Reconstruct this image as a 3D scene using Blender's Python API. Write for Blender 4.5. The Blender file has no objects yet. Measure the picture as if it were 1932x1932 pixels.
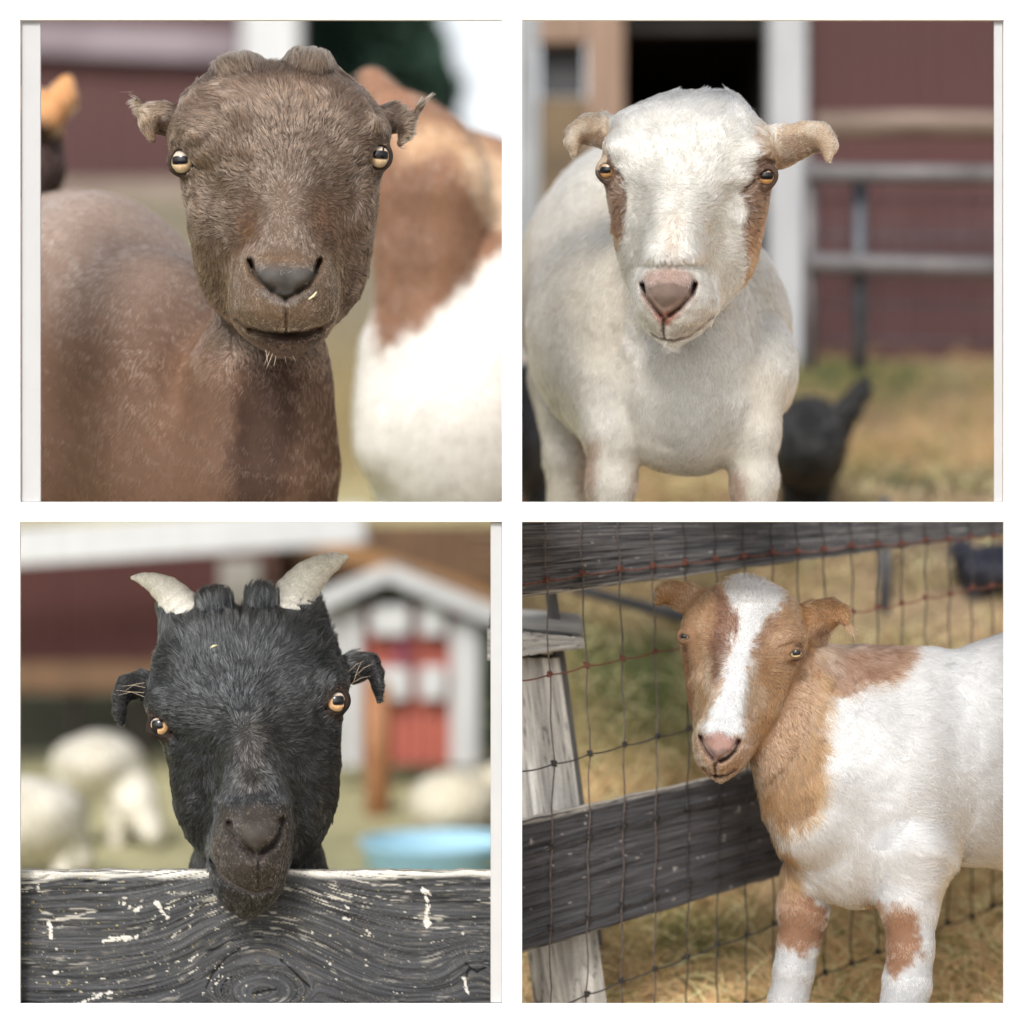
import bpy, math, random
import numpy as np
from mathutils import Matrix, Vector
random.seed(7); rng = np.random.default_rng(7)
sc = bpy.context.scene
C = sc.collection

# ------------------------------------------------------------------ camera, world, sun, exposure
CAMD = 2.5
cam_d = bpy.data.cameras.new('camera'); cam = bpy.data.objects.new('camera', cam_d); C.objects.link(cam)
cam.location = (0, -CAMD, 0); cam.rotation_euler = (math.radians(90), 0, 0)
cam_d.sensor_width = 36; cam_d.lens = 36*CAMD/1.024
cam_d.clip_end = 500; cam_d.clip_start = 0.05
cam_d.dof.use_dof = True; cam_d.dof.focus_distance = CAMD-0.035; cam_d.dof.aperture_fstop = 87.9/42.0
sc.camera = cam
SUN_EL, SUN_AZ = 39, -14          # elevation; degrees to the right of straight behind the camera
w = bpy.data.worlds.new('World'); sc.world = w; w.use_nodes = True
nt = w.node_tree
sky = nt.nodes.new('ShaderNodeTexSky'); sky.sky_type = 'NISHITA'; sky.sun_disc = False
sky.sun_elevation = math.radians(SUN_EL); sky.sun_rotation = math.radians(180-SUN_AZ)
sky.air_density = 1.0; sky.dust_density = 3.0; sky.ozone_density = 0.8
nt.nodes['Background'].inputs['Strength'].default_value = 0.15
hsv = nt.nodes.new('ShaderNodeHueSaturation'); hsv.inputs['Saturation'].default_value = 0.2
nt.links.new(sky.outputs[0], hsv.inputs['Color']); nt.links.new(hsv.outputs[0], nt.nodes['Background'].inputs['Color'])
sun_d = bpy.data.lights.new('sun', 'SUN'); sun = bpy.data.objects.new('sun', sun_d); C.objects.link(sun)
sun_d.energy = 1.6; sun_d.angle = math.radians(12); sun_d.color = (1, .95, .88)
_el, _az = math.radians(SUN_EL), math.radians(SUN_AZ)
_to = Vector((math.sin(_az)*math.cos(_el), -math.cos(_az)*math.cos(_el), math.sin(_el)))
sun.rotation_euler = _to.to_track_quat('Z', 'Y').to_euler()
vs = sc.view_settings; vs.view_transform = 'Standard'; vs.look = 'None'; vs.gamma = 1; vs.exposure = 0.56; vs.use_curve_mapping = False
sc.cycles.max_bounces = 8; sc.cycles.diffuse_bounces = 3; sc.cycles.glossy_bounces = 3; sc.cycles.transmission_bounces = 6
sc.cycles.sample_clamp_indirect = 6
sc.cycles_curves.shape = 'RIBBONS'; sc.cycles_curves.subdivisions = 2

# ------------------------------------------------------------------ helpers
S = 0.0002495                      # metres per unit of the goats' own drawing grid (about a quarter of a millimetre)
PC = {1: (-0.2512, 0.2512), 2: (0.2512, 0.2512), 3: (-0.2512, -0.2512), 4: (0.2512, -0.2512)}   # centres of the four bays

def bay_matrix(b):
    x, z = PC[b]
    y_ax = Vector((x, CAMD, z)).normalized()
    x_ax = y_ax.cross(Vector((0, 0, 1))).normalized(); z_ax = x_ax.cross(y_ax)
    M = Matrix((x_ax, y_ax, z_ax)).transposed().to_4x4(); M.translation = Vector((x, 0, z))
    return M

def wp(b, u, v, y):
    """a point of bay b given at its own true distance y behind the white frame"""
    x, z = PC[b]; k = (CAMD+y)/CAMD
    return Vector(((x+(u-966)*S)*k, y, (z+(966-v)*S)*k))

def setp(o, label=None, cat=None, group=None, kind=None):
    if label: o['label'] = label
    if cat: o['category'] = cat
    if group: o['group'] = group
    if kind: o['kind'] = kind
    return o

def empty(name, loc=(0, 0, 0), label=None, cat=None, group=None, M=None):
    o = bpy.data.objects.new(name, None); C.objects.link(o)
    if M is not None: o.matrix_world = M
    else: o.location = loc
    o.empty_display_size = .05
    return setp(o, label, cat, group)

def make_mesh(name, V, F, mat=None, smooth=False, cols=None, attr='coat'):
    me = bpy.data.meshes.new(name)
    V = np.asarray(V, np.float32)
    if isinstance(F, np.ndarray):
        n, k = F.shape
        me.vertices.add(len(V)); me.vertices.foreach_set('co', V.ravel())
        me.loops.add(n*k); me.loops.foreach_set('vertex_index', F.astype(np.int32).ravel())
        me.polygons.add(n); me.polygons.foreach_set('loop_start', np.arange(0, n*k, k, dtype=np.int32))
        me.polygons.foreach_set('loop_total', np.full(n, k, np.int32))
        me.update(calc_edges=True)
    else:
        me.from_pydata([tuple(v) for v in V], [], F); me.update()
    if smooth: me.polygons.foreach_set('use_smooth', np.ones(len(me.polygons), bool))
    if cols is not None:
        a = me.attributes.new(attr, 'FLOAT_COLOR', 'POINT')
        cc = np.ones((len(V), 4), np.float32); cc[:, :3] = cols; a.data.foreach_set('color', cc.ravel())
    if mat is not None: me.materials.append(mat)
    return me

def link(name, me, parent=None, loc=None):
    o = bpy.data.objects.new(name, me); C.objects.link(o)
    if parent is not None: o.parent = parent
    if loc is not None: o.location = loc
    return o

def box_vf(c, s, bev=0.0, rot=None):
    """box, with chamfered edges when bev > 0"""
    hx, hy, hz = s[0]/2, s[1]/2, s[2]/2
    if bev <= 0:
        V = [(x, y, z) for x in (-hx, hx) for y in (-hy, hy) for z in (-hz, hz)]
        F = [(0, 1, 3, 2), (4, 6, 7, 5), (0, 4, 5, 1), (2, 3, 7, 6), (0, 2, 6, 4), (1, 5, 7, 3)]
    else:
        import bmesh
        bm = bmesh.new(); bmesh.ops.create_cube(bm, size=1)
        for q in bm.verts: q.co = Vector((q.co.x*s[0], q.co.y*s[1], q.co.z*s[2]))
        bmesh.ops.bevel(bm, geom=bm.edges[:], offset=bev, segments=1, affect='EDGES')
        bm.verts.index_update()
        V = [tuple(q.co) for q in bm.verts]; F = [tuple(x.index for x in f.verts) for f in bm.faces]; bm.free()
    V = [Vector(v) for v in V]
    if rot is not None: V = [rot @ v for v in V]
    return [tuple(v+Vector(c)) for v in V], F

def join_vf(parts):
    V, F = [], []
    for v, f in parts:
        o = len(V); V += list(v); F += [tuple(i+o for i in q) for q in f]
    return V, F

def tube_vf(pts, rad, n=8, cap=True):
    pts = [Vector(p) for p in pts]
    if not hasattr(rad, '__len__'): rad = [rad]*len(pts)
    V, F = [], []; up = Vector((0.13, .31, .94)).normalized(); prev = None
    for i, p in enumerate(pts):
        t = (pts[min(i+1, len(pts)-1)]-pts[max(i-1, 0)]).normalized()
        a = (prev - t*prev.dot(t)) if prev is not None else (t.cross(up) if abs(t.dot(up)) < .95 else t.cross(Vector((1, 0, 0))))
        a.normalize(); b = t.cross(a); prev = a
        for j in range(n):
            th = 2*math.pi*j/n; V.append(tuple(p+(a*math.cos(th)+b*math.sin(th))*rad[i]))
    for i in range(len(pts)-1):
        for j in range(n):
            j2 = (j+1) % n; F.append((i*n+j, i*n+j2, (i+1)*n+j2, (i+1)*n+j))
    if cap: F.append(tuple(range(n-1, -1, -1))); F.append(tuple(range((len(pts)-1)*n, len(pts)*n)))
    return V, F

# value noise -------------------------------------------------------
_perm = np.random.default_rng(3).random(65536).astype(np.float32)
def vnoise(P, seed=0):
    P = np.asarray(P, np.float32); i = np.floor(P).astype(np.int64); f = P-i; f = f*f*(3-2*f)
    D = P.shape[1]; pr = (73856093, 19349663, 83492791)
    H0 = [(i[:, k]*pr[k], (i[:, k]+1)*pr[k]) for k in range(D)]; g = 1-f
    out = np.zeros(len(P), np.float32)
    for c in range(1 << D):
        b = c & 1; h = H0[0][b] ^ (seed*7919+17); wgt = (f if b else g)[:, 0]
        for k in range(1, D):
            b = (c >> k) & 1; h = h ^ H0[k][b]; wgt = wgt*(f if b else g)[:, k]
        h = (h ^ (h >> 13)) * 1274126177
        out += wgt*_perm[(h >> 7) & 65535]
    return out*2-1
def fbm(P, oct=4, seed=0, gain=.5):
    P = np.asarray(P, np.float32); s = 0; a = 1; t = 0
    for o in range(oct):
        s = s+a*vnoise(P*(2**o), seed+o); t += a; a *= gain
    return s/t
def sstep(a, b, x):
    t = np.clip((x-a)/(b-a), 0, 1); return t*t*(3-2*t)
def lerp(a, b, t): return a*(1-t)+b*t

# materials ---------------------------------------------------------
def newmat(name):
    m = bpy.data.materials.new(name); m.use_nodes = True
    return m, m.node_tree, m.node_tree.nodes['Principled BSDF']
def noise_mat(name, c1, c2, scale=8, rough=.7, bump=.2, bscale=None, stretch=(1, 1, 1), detail=6, metal=0, lo=.35, hi=.65, bdist=.003, coat=0):
    m, t, b = newmat(name)
    tc = t.nodes.new('ShaderNodeTexCoord'); mp = t.nodes.new('ShaderNodeMapping'); mp.inputs['Scale'].default_value = stretch
    t.links.new(tc.outputs['Object'], mp.inputs[0])
    n = t.nodes.new('ShaderNodeTexNoise'); n.inputs['Scale'].default_value = scale; n.inputs['Detail'].default_value = detail
    t.links.new(mp.outputs[0], n.inputs['Vector'])
    r = t.nodes.new('ShaderNodeValToRGB'); r.color_ramp.elements[0].position = lo; r.color_ramp.elements[1].position = hi
    r.color_ramp.elements[0].color = (*c1, 1); r.color_ramp.elements[1].color = (*c2, 1)
    t.links.new(n.outputs['Fac'], r.inputs[0]); t.links.new(r.outputs[0], b.inputs['Base Color'])
    b.inputs['Roughness'].default_value = rough; b.inputs['Metallic'].default_value = metal; b.inputs['Coat Weight'].default_value = coat
    if bump:
        n2 = t.nodes.new('ShaderNodeTexNoise'); n2.inputs['Scale'].default_value = bscale or scale*4; n2.inputs['Detail'].default_value = 8
        t.links.new(mp.outputs[0], n2.inputs['Vector'])
        bp = t.nodes.new('ShaderNodeBump'); bp.inputs['Strength'].default_value = bump; bp.inputs['Distance'].default_value = bdist
        t.links.new(n2.outputs['Fac'], bp.inputs['Height']); t.links.new(bp.outputs[0], b.inputs['Normal'])
    return m
def attr_mat(name, attr='coat', rough=.8, bump=0, bscale=800, spec=.3, sheen=0, bdist=.001, coatw=0, vary=.12, nscale=120):
    m, t, b = newmat(name)
    a = t.nodes.new('ShaderNodeAttribute'); a.attribute_name = attr
    tc = t.nodes.new('ShaderNodeTexCoord')
    n = t.nodes.new('ShaderNodeTexNoise'); n.inputs['Scale'].default_value = nscale; n.inputs['Detail'].default_value = 6
    t.links.new(tc.outputs['Object'], n.inputs['Vector'])
    mr = t.nodes.new('ShaderNodeMapRange'); mr.inputs[1].default_value = .3; mr.inputs[2].default_value = .7
    mr.inputs[3].default_value = 1-vary; mr.inputs[4].default_value = 1+vary
    t.links.new(n.outputs['Fac'], mr.inputs[0])
    mx = t.nodes.new('ShaderNodeVectorMath'); mx.operation = 'SCALE'
    t.links.new(a.outputs['Color'], mx.inputs[0]); t.links.new(mr.outputs[0], mx.inputs['Scale'])
    t.links.new(mx.outputs[0], b.inputs['Base Color'])
    b.inputs['Roughness'].default_value = rough; b.inputs['Specular IOR Level'].default_value = spec
    b.inputs['Coat Weight'].default_value = coatw; b.inputs['Coat Roughness'].default_value = .02
    if bump:
        n2 = t.nodes.new('ShaderNodeTexNoise'); n2.inputs['Scale'].default_value = bscale; n2.inputs['Detail'].default_value = 4
        t.links.new(tc.outputs['Object'], n2.inputs['Vector'])
        bp = t.nodes.new('ShaderNodeBump'); bp.inputs['Strength'].default_value = bump; bp.inputs['Distance'].default_value = bdist
        t.links.new(n2.outputs['Fac'], bp.inputs['Height']); t.links.new(bp.outputs[0], b.inputs['Normal'])
    return m
M_skin = attr_mat('goat_skin', rough=.75, bump=.5, bscale=900, vary=.1)
M_eye = attr_mat('goat_eye', rough=.3, spec=.1, coatw=.7, vary=0)
M_fur = bpy.data.materials.new('goat_fur'); M_fur.use_nodes = True
_t = M_fur.node_tree; _t.nodes.remove(_t.nodes['Principled BSDF'])
_h = _t.nodes.new('ShaderNodeBsdfHairPrincipled'); _h.parametrization = 'COLOR'
_a = _t.nodes.new('ShaderNodeAttribute'); _a.attribute_name = 'coat'
_t.links.new(_a.outputs['Color'], _h.inputs['Color']); _t.links.new(_h.outputs[0], _t.nodes['Material Output'].inputs['Surface'])
_h.inputs['Roughness'].default_value = .3; _h.inputs['Radial Roughness'].default_value = .6
_h.inputs['Random Roughness'].default_value = .3
# ------------------------------------------------------------------ implicit body modelling (one continuous skin per animal)
from concurrent.futures import ThreadPoolExecutor
POOL = ThreadPoolExecutor(4)
def smin(a, b, k):
    k = np.float32(k)
    h = np.clip(np.float32(.5)+np.float32(.5)*(b-a)/k, 0, 1); return b+(a-b)*h-k*h*(1-h)
def smax(a, b, k): return -smin(-a, -b, k)

def seg_dist2(P, poly):
    best = np.full(len(P), 1e9, np.float32)
    for a, b in zip(poly[:-1], poly[1:]):
        a = np.array(a, np.float32); b = np.array(b, np.float32); ab = b-a
        t = np.clip(((P-a)@ab)/max(ab@ab, 1e-6), 0, 1)
        q = P-(a+t[:, None]*ab); best = np.minimum(best, (q*q).sum(1))
    return np.sqrt(best)

def far(p, r=None):
    """shift a body point so that it keeps its bearing from the onlooker at its own distance"""
    u, v, w_ = p; k = 1-w_*S/2.51
    q = np.array((966+(u-966)*k, 966+(v-966)*k, w_), np.float32)
    return q if r is None else (q, r*k)

class Skin:
    def __init__(s): s.ops = []; s.lo = np.array([1e9]*3); s.hi = -s.lo
    def _bb(s, c, r):
        c = np.asarray(c, float); s.lo = np.minimum(s.lo, c-r); s.hi = np.maximum(s.hi, c+r)
    def slices(s, rows, n=2.2, k=40):
        """rows: v, left, right, front, middle depth, back"""
        R = np.array(sorted(rows), np.float32); vv = np.linspace(R[0, 0], R[-1, 0], 400).astype(np.float32)
        T = np.stack([np.interp(vv, R[:, 0], R[:, i]) for i in range(1, 6)], 1)
        ker = np.hanning(15); ker /= ker.sum()
        for i in range(5): T[:, i] = np.convolve(np.pad(T[:, i], 7, 'edge'), ker, 'valid')
        s.ops.append(('sl', vv, T, n, k))
        s._bb((R[:, 1].min(), R[0, 0], R[:, 5].min()), 0); s._bb((R[:, 2].max(), R[-1, 0], R[:, 3].max()), 0)
    def cone(s, a, ra, b, rb, k=40, ws=1.0, persp=False, sub=False):
        if persp: a, ra = far(a, ra); b, rb = far(b, rb)
        s.ops.append(('co', np.array(a, np.float32), float(ra), np.array(b, np.float32), float(rb), k, ws, sub))
        if not sub: s._bb(a, ra); s._bb(b, rb)
    def chain(s, pts, k=25, **kw):
        for p, q in zip(pts[:-1], pts[1:]): s.cone(p[:3], p[3], q[:3], q[3], k=k, **kw)
    def ell(s, c, r, k=40, persp=False, sub=False, rot=0.0):
        c = np.array(c, np.float32); r = np.array(r, np.float32)
        if persp: kk = 1-c[2]*S/2.51; c = far(c); r = r*kk
        s.ops.append(('el', c, r, k, sub, rot))
        if not sub: s._bb(c, r.max())
    def bump(s, c, sg, amt): s.ops.append(('bu', np.array(c, np.float32), np.array(sg, np.float32), amt))
    def groove(s, poly, rad, depth, wmin=0): s.ops.append(('gr', np.array(poly, np.float32), rad, depth, wmin))
    def wrinkle(s, sc_, amt, box=None, seed=1): s.ops.append(('wr', sc_, amt, seed))
    def clip(s, fn): s.ops.append(('cl', fn))
    def _one(s, P):
        P = np.ascontiguousarray(P, np.float32); u, v, w_ = P[:, 0], P[:, 1], P[:, 2]
        lo, hi = P.min(0), P.max(0)
        d = np.full(len(P), 1e4, np.float32)
        def gap(c0, c1): return float(np.sqrt((np.maximum(0, np.maximum(c0-hi, lo-c1))**2).sum()))
        for o in s.ops:
            t = o[0]
            if t == 'sl':
                _, vv, T, n, k = o
                if gap(np.array((T[:, 0].min(), vv[0], T[:, 4].min())), np.array((T[:, 1].max(), vv[-1], T[:, 2].max()))) > k+70: continue
                vc = np.clip(v, vv[0], vv[-1]); x = (vc-vv[0])*((len(vv)-1)/(vv[-1]-vv[0])); ii = np.minimum(x.astype(np.int32), len(vv)-2); x = (x-ii)[:, None].astype(np.float32)
                TT = T[ii]*(1-x)+T[ii+1]*x; L, R, F, Mi, B = TT.T
                xc = (L+R)/2; a = np.maximum((R-L)/2, 2); dz = w_-Mi
                b = np.where(dz > 0, np.maximum(F-Mi, 2), np.maximum(Mi-B, 2))
                q = ((np.abs(u-xc)/a)**n+(np.abs(dz)/b)**n)**np.float32(1/n)
                mn = np.minimum(a, b); e = np.where(q < .3, -.7*mn, (q-1)*mn)
                ov = np.abs(v-vc); e = np.where(ov > 0, np.sqrt(np.maximum(e, 0)**2+ov**2), e)
                d = smin(d, e, k)
            elif t == 'co':
                _, a, ra, b, rb, k, ws, sub = o; rm = max(ra, rb)
                if gap(np.minimum(a, b)-rm, np.maximum(a, b)+rm) > k+70: continue
                sc_ = np.array([1, 1, ws], np.float32); A = a*sc_; ab = b*sc_-A; Q = P*sc_-A
                tt = np.clip((Q@ab)/np.float32(max(ab@ab, 1e-6)), 0, 1); q = Q-tt[:, None]*ab
                e = (np.sqrt(np.einsum('ij,ij->i', q, q))-(ra+(rb-ra)*tt))/np.float32(max(1, ws**.5))
                d = smax(d, -e, k) if sub else smin(d, e, k)
            elif t == 'el':
                _, c, r, k, sub, rot = o; rm = r.max() if rot else r
                if gap(c-rm, c+rm) > k+70: continue
                Q = P-c
                if rot:
                    cr, sr = math.cos(rot), math.sin(rot); Q = np.stack([Q[:, 0]*cr+Q[:, 1]*sr, -Q[:, 0]*sr+Q[:, 1]*cr, Q[:, 2]], 1).astype(np.float32)
                Qr = Q/r; q = np.sqrt(np.einsum('ij,ij->i', Qr, Qr)); Qr = Qr/r; q2 = np.sqrt(np.einsum('ij,ij->i', Qr, Qr))+np.float32(1e-6)
                e = np.where(q < .2, -.8*r.min(), q*(q-1)/q2)
                d = smax(d, -e, k) if sub else smin(d, e, k)
            elif t == 'bu':
                _, c, sg, amt = o
                if gap(c-2.4*sg, c+2.4*sg) > 0: continue
                Q = (P-c)/sg; d = d-np.float32(amt)*np.exp(-np.einsum('ij,ij->i', Q, Q))
            elif t == 'gr':
                _, poly, rad, dep, wmin = o
                if hi[2] < wmin or gap(np.array((*(poly.min(0)-3*rad), -9e3)), np.array((*(poly.max(0)+3*rad), 9e3))) > 0: continue
                m = (u > poly[:, 0].min()-3*rad) & (u < poly[:, 0].max()+3*rad) & (v > poly[:, 1].min()-3*rad) & (v < poly[:, 1].max()+3*rad) & (w_ > wmin)
                if m.any():
                    dd = seg_dist2(P[m][:, :2], poly); d[m] += dep*np.exp(-(dd/rad)**2)
            elif t == 'wr': d = d-np.float32(o[2])*vnoise(P/o[1], o[3])
            elif t == 'cl': d = np.maximum(d, o[1](P))
            elif t == 'cut':
                if gap(o[2]-o[3], o[2]+o[3]) > 0: continue
                d = smax(d, -o[1](P), 5)
            d = d.astype(np.float32, copy=False)
        return d
    def field(s, P):
        CH = 16000
        if len(P) <= CH: return s._one(P)
        return np.concatenate(list(POOL.map(lambda i: s._one(P[i:i+CH]), range(0, len(P), CH))))

def axis_pts(lo, hi, f0, f1, h, H):
    """grid lines: step h between f0 and f1, growing to H outside"""
    p = list(np.arange(f0, f1+h, h)); st = h
    while p[-1] < hi: st = min(st*1.12, H); p.append(p[-1]+st)
    st = h; q = [p[0]]
    while q[-1] > lo: st = min(st*1.12, H); q.append(q[-1]-st)
    return np.array(q[:0:-1]+p, np.float32)

def mesh_skin(sk, fine, h, H, bounds=None):
    lo, hi = sk.lo-60, sk.hi+60
    if bounds is not None: lo = np.maximum(lo, bounds[0]); hi = np.minimum(hi, bounds[1])
    ax = [axis_pts(lo[i], hi[i], max(fine[0][i], lo[i]), min(fine[1][i], hi[i]), h, H) for i in range(3)]
    n = [len(a) for a in ax]; B = 6
    nb = [(x-2)//B+1 for x in n]
    val = np.full(n, 1e3, np.float32)
    cen = [np.array([(a[min(i*B, len(a)-1)]+a[min(i*B+B, len(a)-1)])/2 for i in range(k)], np.float32) for a, k in zip(ax, nb)]
    hal = [np.array([(a[min(i*B+B, len(a)-1)]-a[min(i*B, len(a)-1)])/2 for i in range(k)], np.float32) for a, k in zip(ax, nb)]
    G = np.stack(np.meshgrid(*cen, indexing='ij'), -1).reshape(-1, 3)
    Hh = np.sqrt(sum(x**2 for x in np.meshgrid(*hal, indexing='ij'))).reshape(-1)
    dc = sk.field(G); act = (np.abs(dc) < Hh*1.35+14).reshape(nb)
    sgn = np.where(dc < 0, -1e3, 1e3).astype(np.float32).reshape(nb)
    for i, j, k in np.argwhere(sgn < 0):
        if 1: val[i*B:i*B+B+1, j*B:j*B+B+1, k*B:k*B+B+1] = -1e3
    mask = np.zeros(n, bool)
    for i, j, k in np.argwhere(act): mask[i*B:i*B+B+1, j*B:j*B+B+1, k*B:k*B+B+1] = True
    idx = np.argwhere(mask); kb = idx//(B*3); idx = idx[np.argsort((kb[:, 0]*1000+kb[:, 1])*1000+kb[:, 2], kind='stable')]
    P = np.stack([ax[0][idx[:, 0]], ax[1][idx[:, 1]], ax[2][idx[:, 2]]], 1)
    val[tuple(idx.T)] = sk.field(P)
    ins = val < 0
    c = np.zeros([x-1 for x in n], np.int8)
    for a in (0, 1):
        for b in (0, 1):
            for d in (0, 1): c += ins[a:n[0]-1+a, b:n[1]-1+b, d:n[2]-1+d]
    cells = np.argwhere((c > 0) & (c < 8)); vid = np.full([x-1 for x in n], -1, np.int64); vid[tuple(cells.T)] = np.arange(len(cells))
    acc = np.zeros((len(cells), 3), np.float32); cnt = np.zeros(len(cells), np.float32)
    crn = [(a, b, d) for a in (0, 1) for b in (0, 1) for d in (0, 1)]
    def cp(o): return np.stack([ax[i][cells[:, i]+o[i]] for i in range(3)], 1), val[cells[:, 0]+o[0], cells[:, 1]+o[1], cells[:, 2]+o[2]]
    for a in crn:
        for i in range(3):
            if a[i] == 0:
                b = list(a); b[i] = 1
                p0, v0 = cp(a); p1, v1 = cp(b); m = (v0 < 0) != (v1 < 0)
                t = np.where(m, v0/np.where(m, v0-v1, 1), 0)[:, None]
                acc += np.where(m[:, None], p0+(p1-p0)*t, 0); cnt += m
    V = acc/cnt[:, None]
    quads = []
    for i in range(3):
        j, k = (i+1) % 3, (i+2) % 3
        sl0 = [slice(None)]*3; sl1 = [slice(None)]*3; sl0[i] = slice(0, n[i]-1); sl1[i] = slice(1, n[i])
        m = ins[tuple(sl0)] != ins[tuple(sl1)]; e = np.argwhere(m)
        e = e[(e[:, j] > 0) & (e[:, k] > 0) & (e[:, j] < n[j]-1) & (e[:, k] < n[k]-1)]
        flip = ins[tuple(e.T)]
        def at(dj, dk):
            q = e.copy(); q[:, j] -= dj; q[:, k] -= dk; return vid[tuple(q.T)]
        q = np.stack([at(1, 1), at(0, 1), at(0, 0), at(1, 0)], 1)
        q[~flip] = q[~flip][:, ::-1]; quads.append(q)
    Q = np.concatenate(quads); Q = Q[(Q >= 0).all(1)]
    for _ in range(2):
        g, d = grad(sk, V); gn = (g*g).sum(1)+1e-4
        st = (d/gn)[:, None]*g; ln = np.sqrt((st*st).sum(1))[:, None]+1e-6
        V = V-st*np.minimum(1, 8/ln)*.8
    fn = np.cross(V[Q[:, 2]]-V[Q[:, 0]], V[Q[:, 3]]-V[Q[:, 1]]); N = np.zeros_like(V)
    for i in range(4):
        for a in range(3): N[:, a] += np.bincount(Q[:, i], fn[:, a], len(V))
    if (N*g).sum() < 0: N = -N
    N /= np.linalg.norm(N, axis=1)[:, None]+1e-9
    return V, Q, N.astype(np.float32)

def grad(sk, P, e=3.0):
    K = np.array([[1, -1, -1], [-1, -1, 1], [-1, 1, -1], [1, 1, 1]], np.float32)
    f = [sk.field(P+K[i]*e) for i in range(4)]
    return sum(f[i][:, None]*K[i] for i in range(4))/(4*e), sum(f)/4

def to_m(V):     # drawing grid -> metres in the animal's own frame (x right, y away from the onlooker, z up)
    V = np.asarray(V, np.float32); return np.stack([(V[..., 0]-966)*S, -V[..., 2]*S, (966-V[..., 1])*S], -1)
def to_m_dir(D): return np.stack([D[..., 0], -D[..., 2], -D[..., 1]], -1)

def in_poly(P, poly):
    x, y = P[:, 0], P[:, 1]; r = np.zeros(len(P), bool); n = len(poly)
    for i in range(n):
        x1, y1 = poly[i]; x2, y2 = poly[(i+1) % n]
        if y1 == y2: continue
        m = ((y1 > y) != (y2 > y)) & (x < (x2-x1)*(y-y1)/(y2-y1)+x1); r ^= m
    return r
def patch(P, poly, soft=20, rag=15, seed=0, nsc=40):
    """soft-edged coat patch: 1 inside the outline, 0 outside, with a ragged border of fur"""
    Q = P[:, :2]+rag*np.stack([vnoise(P/nsc, seed), vnoise(P/nsc, seed+5)], 1)+rag*.5*np.stack([vnoise(P/nsc*4, seed+2), vnoise(P/nsc*4, seed+7)], 1)
    lo = np.min(poly, 0)-3*soft; hi = np.max(poly, 0)+3*soft
    out = np.zeros(len(P), np.float32); m = ((Q > lo) & (Q < hi)).all(1)
    if m.any():
        q = Q[m]; d = seg_dist2(q.astype(np.float32), list(poly)+[poly[0]]); ins = in_poly(q, poly)
        out[m] = sstep(-soft, soft, np.where(ins, d, -d))
    return out

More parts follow.
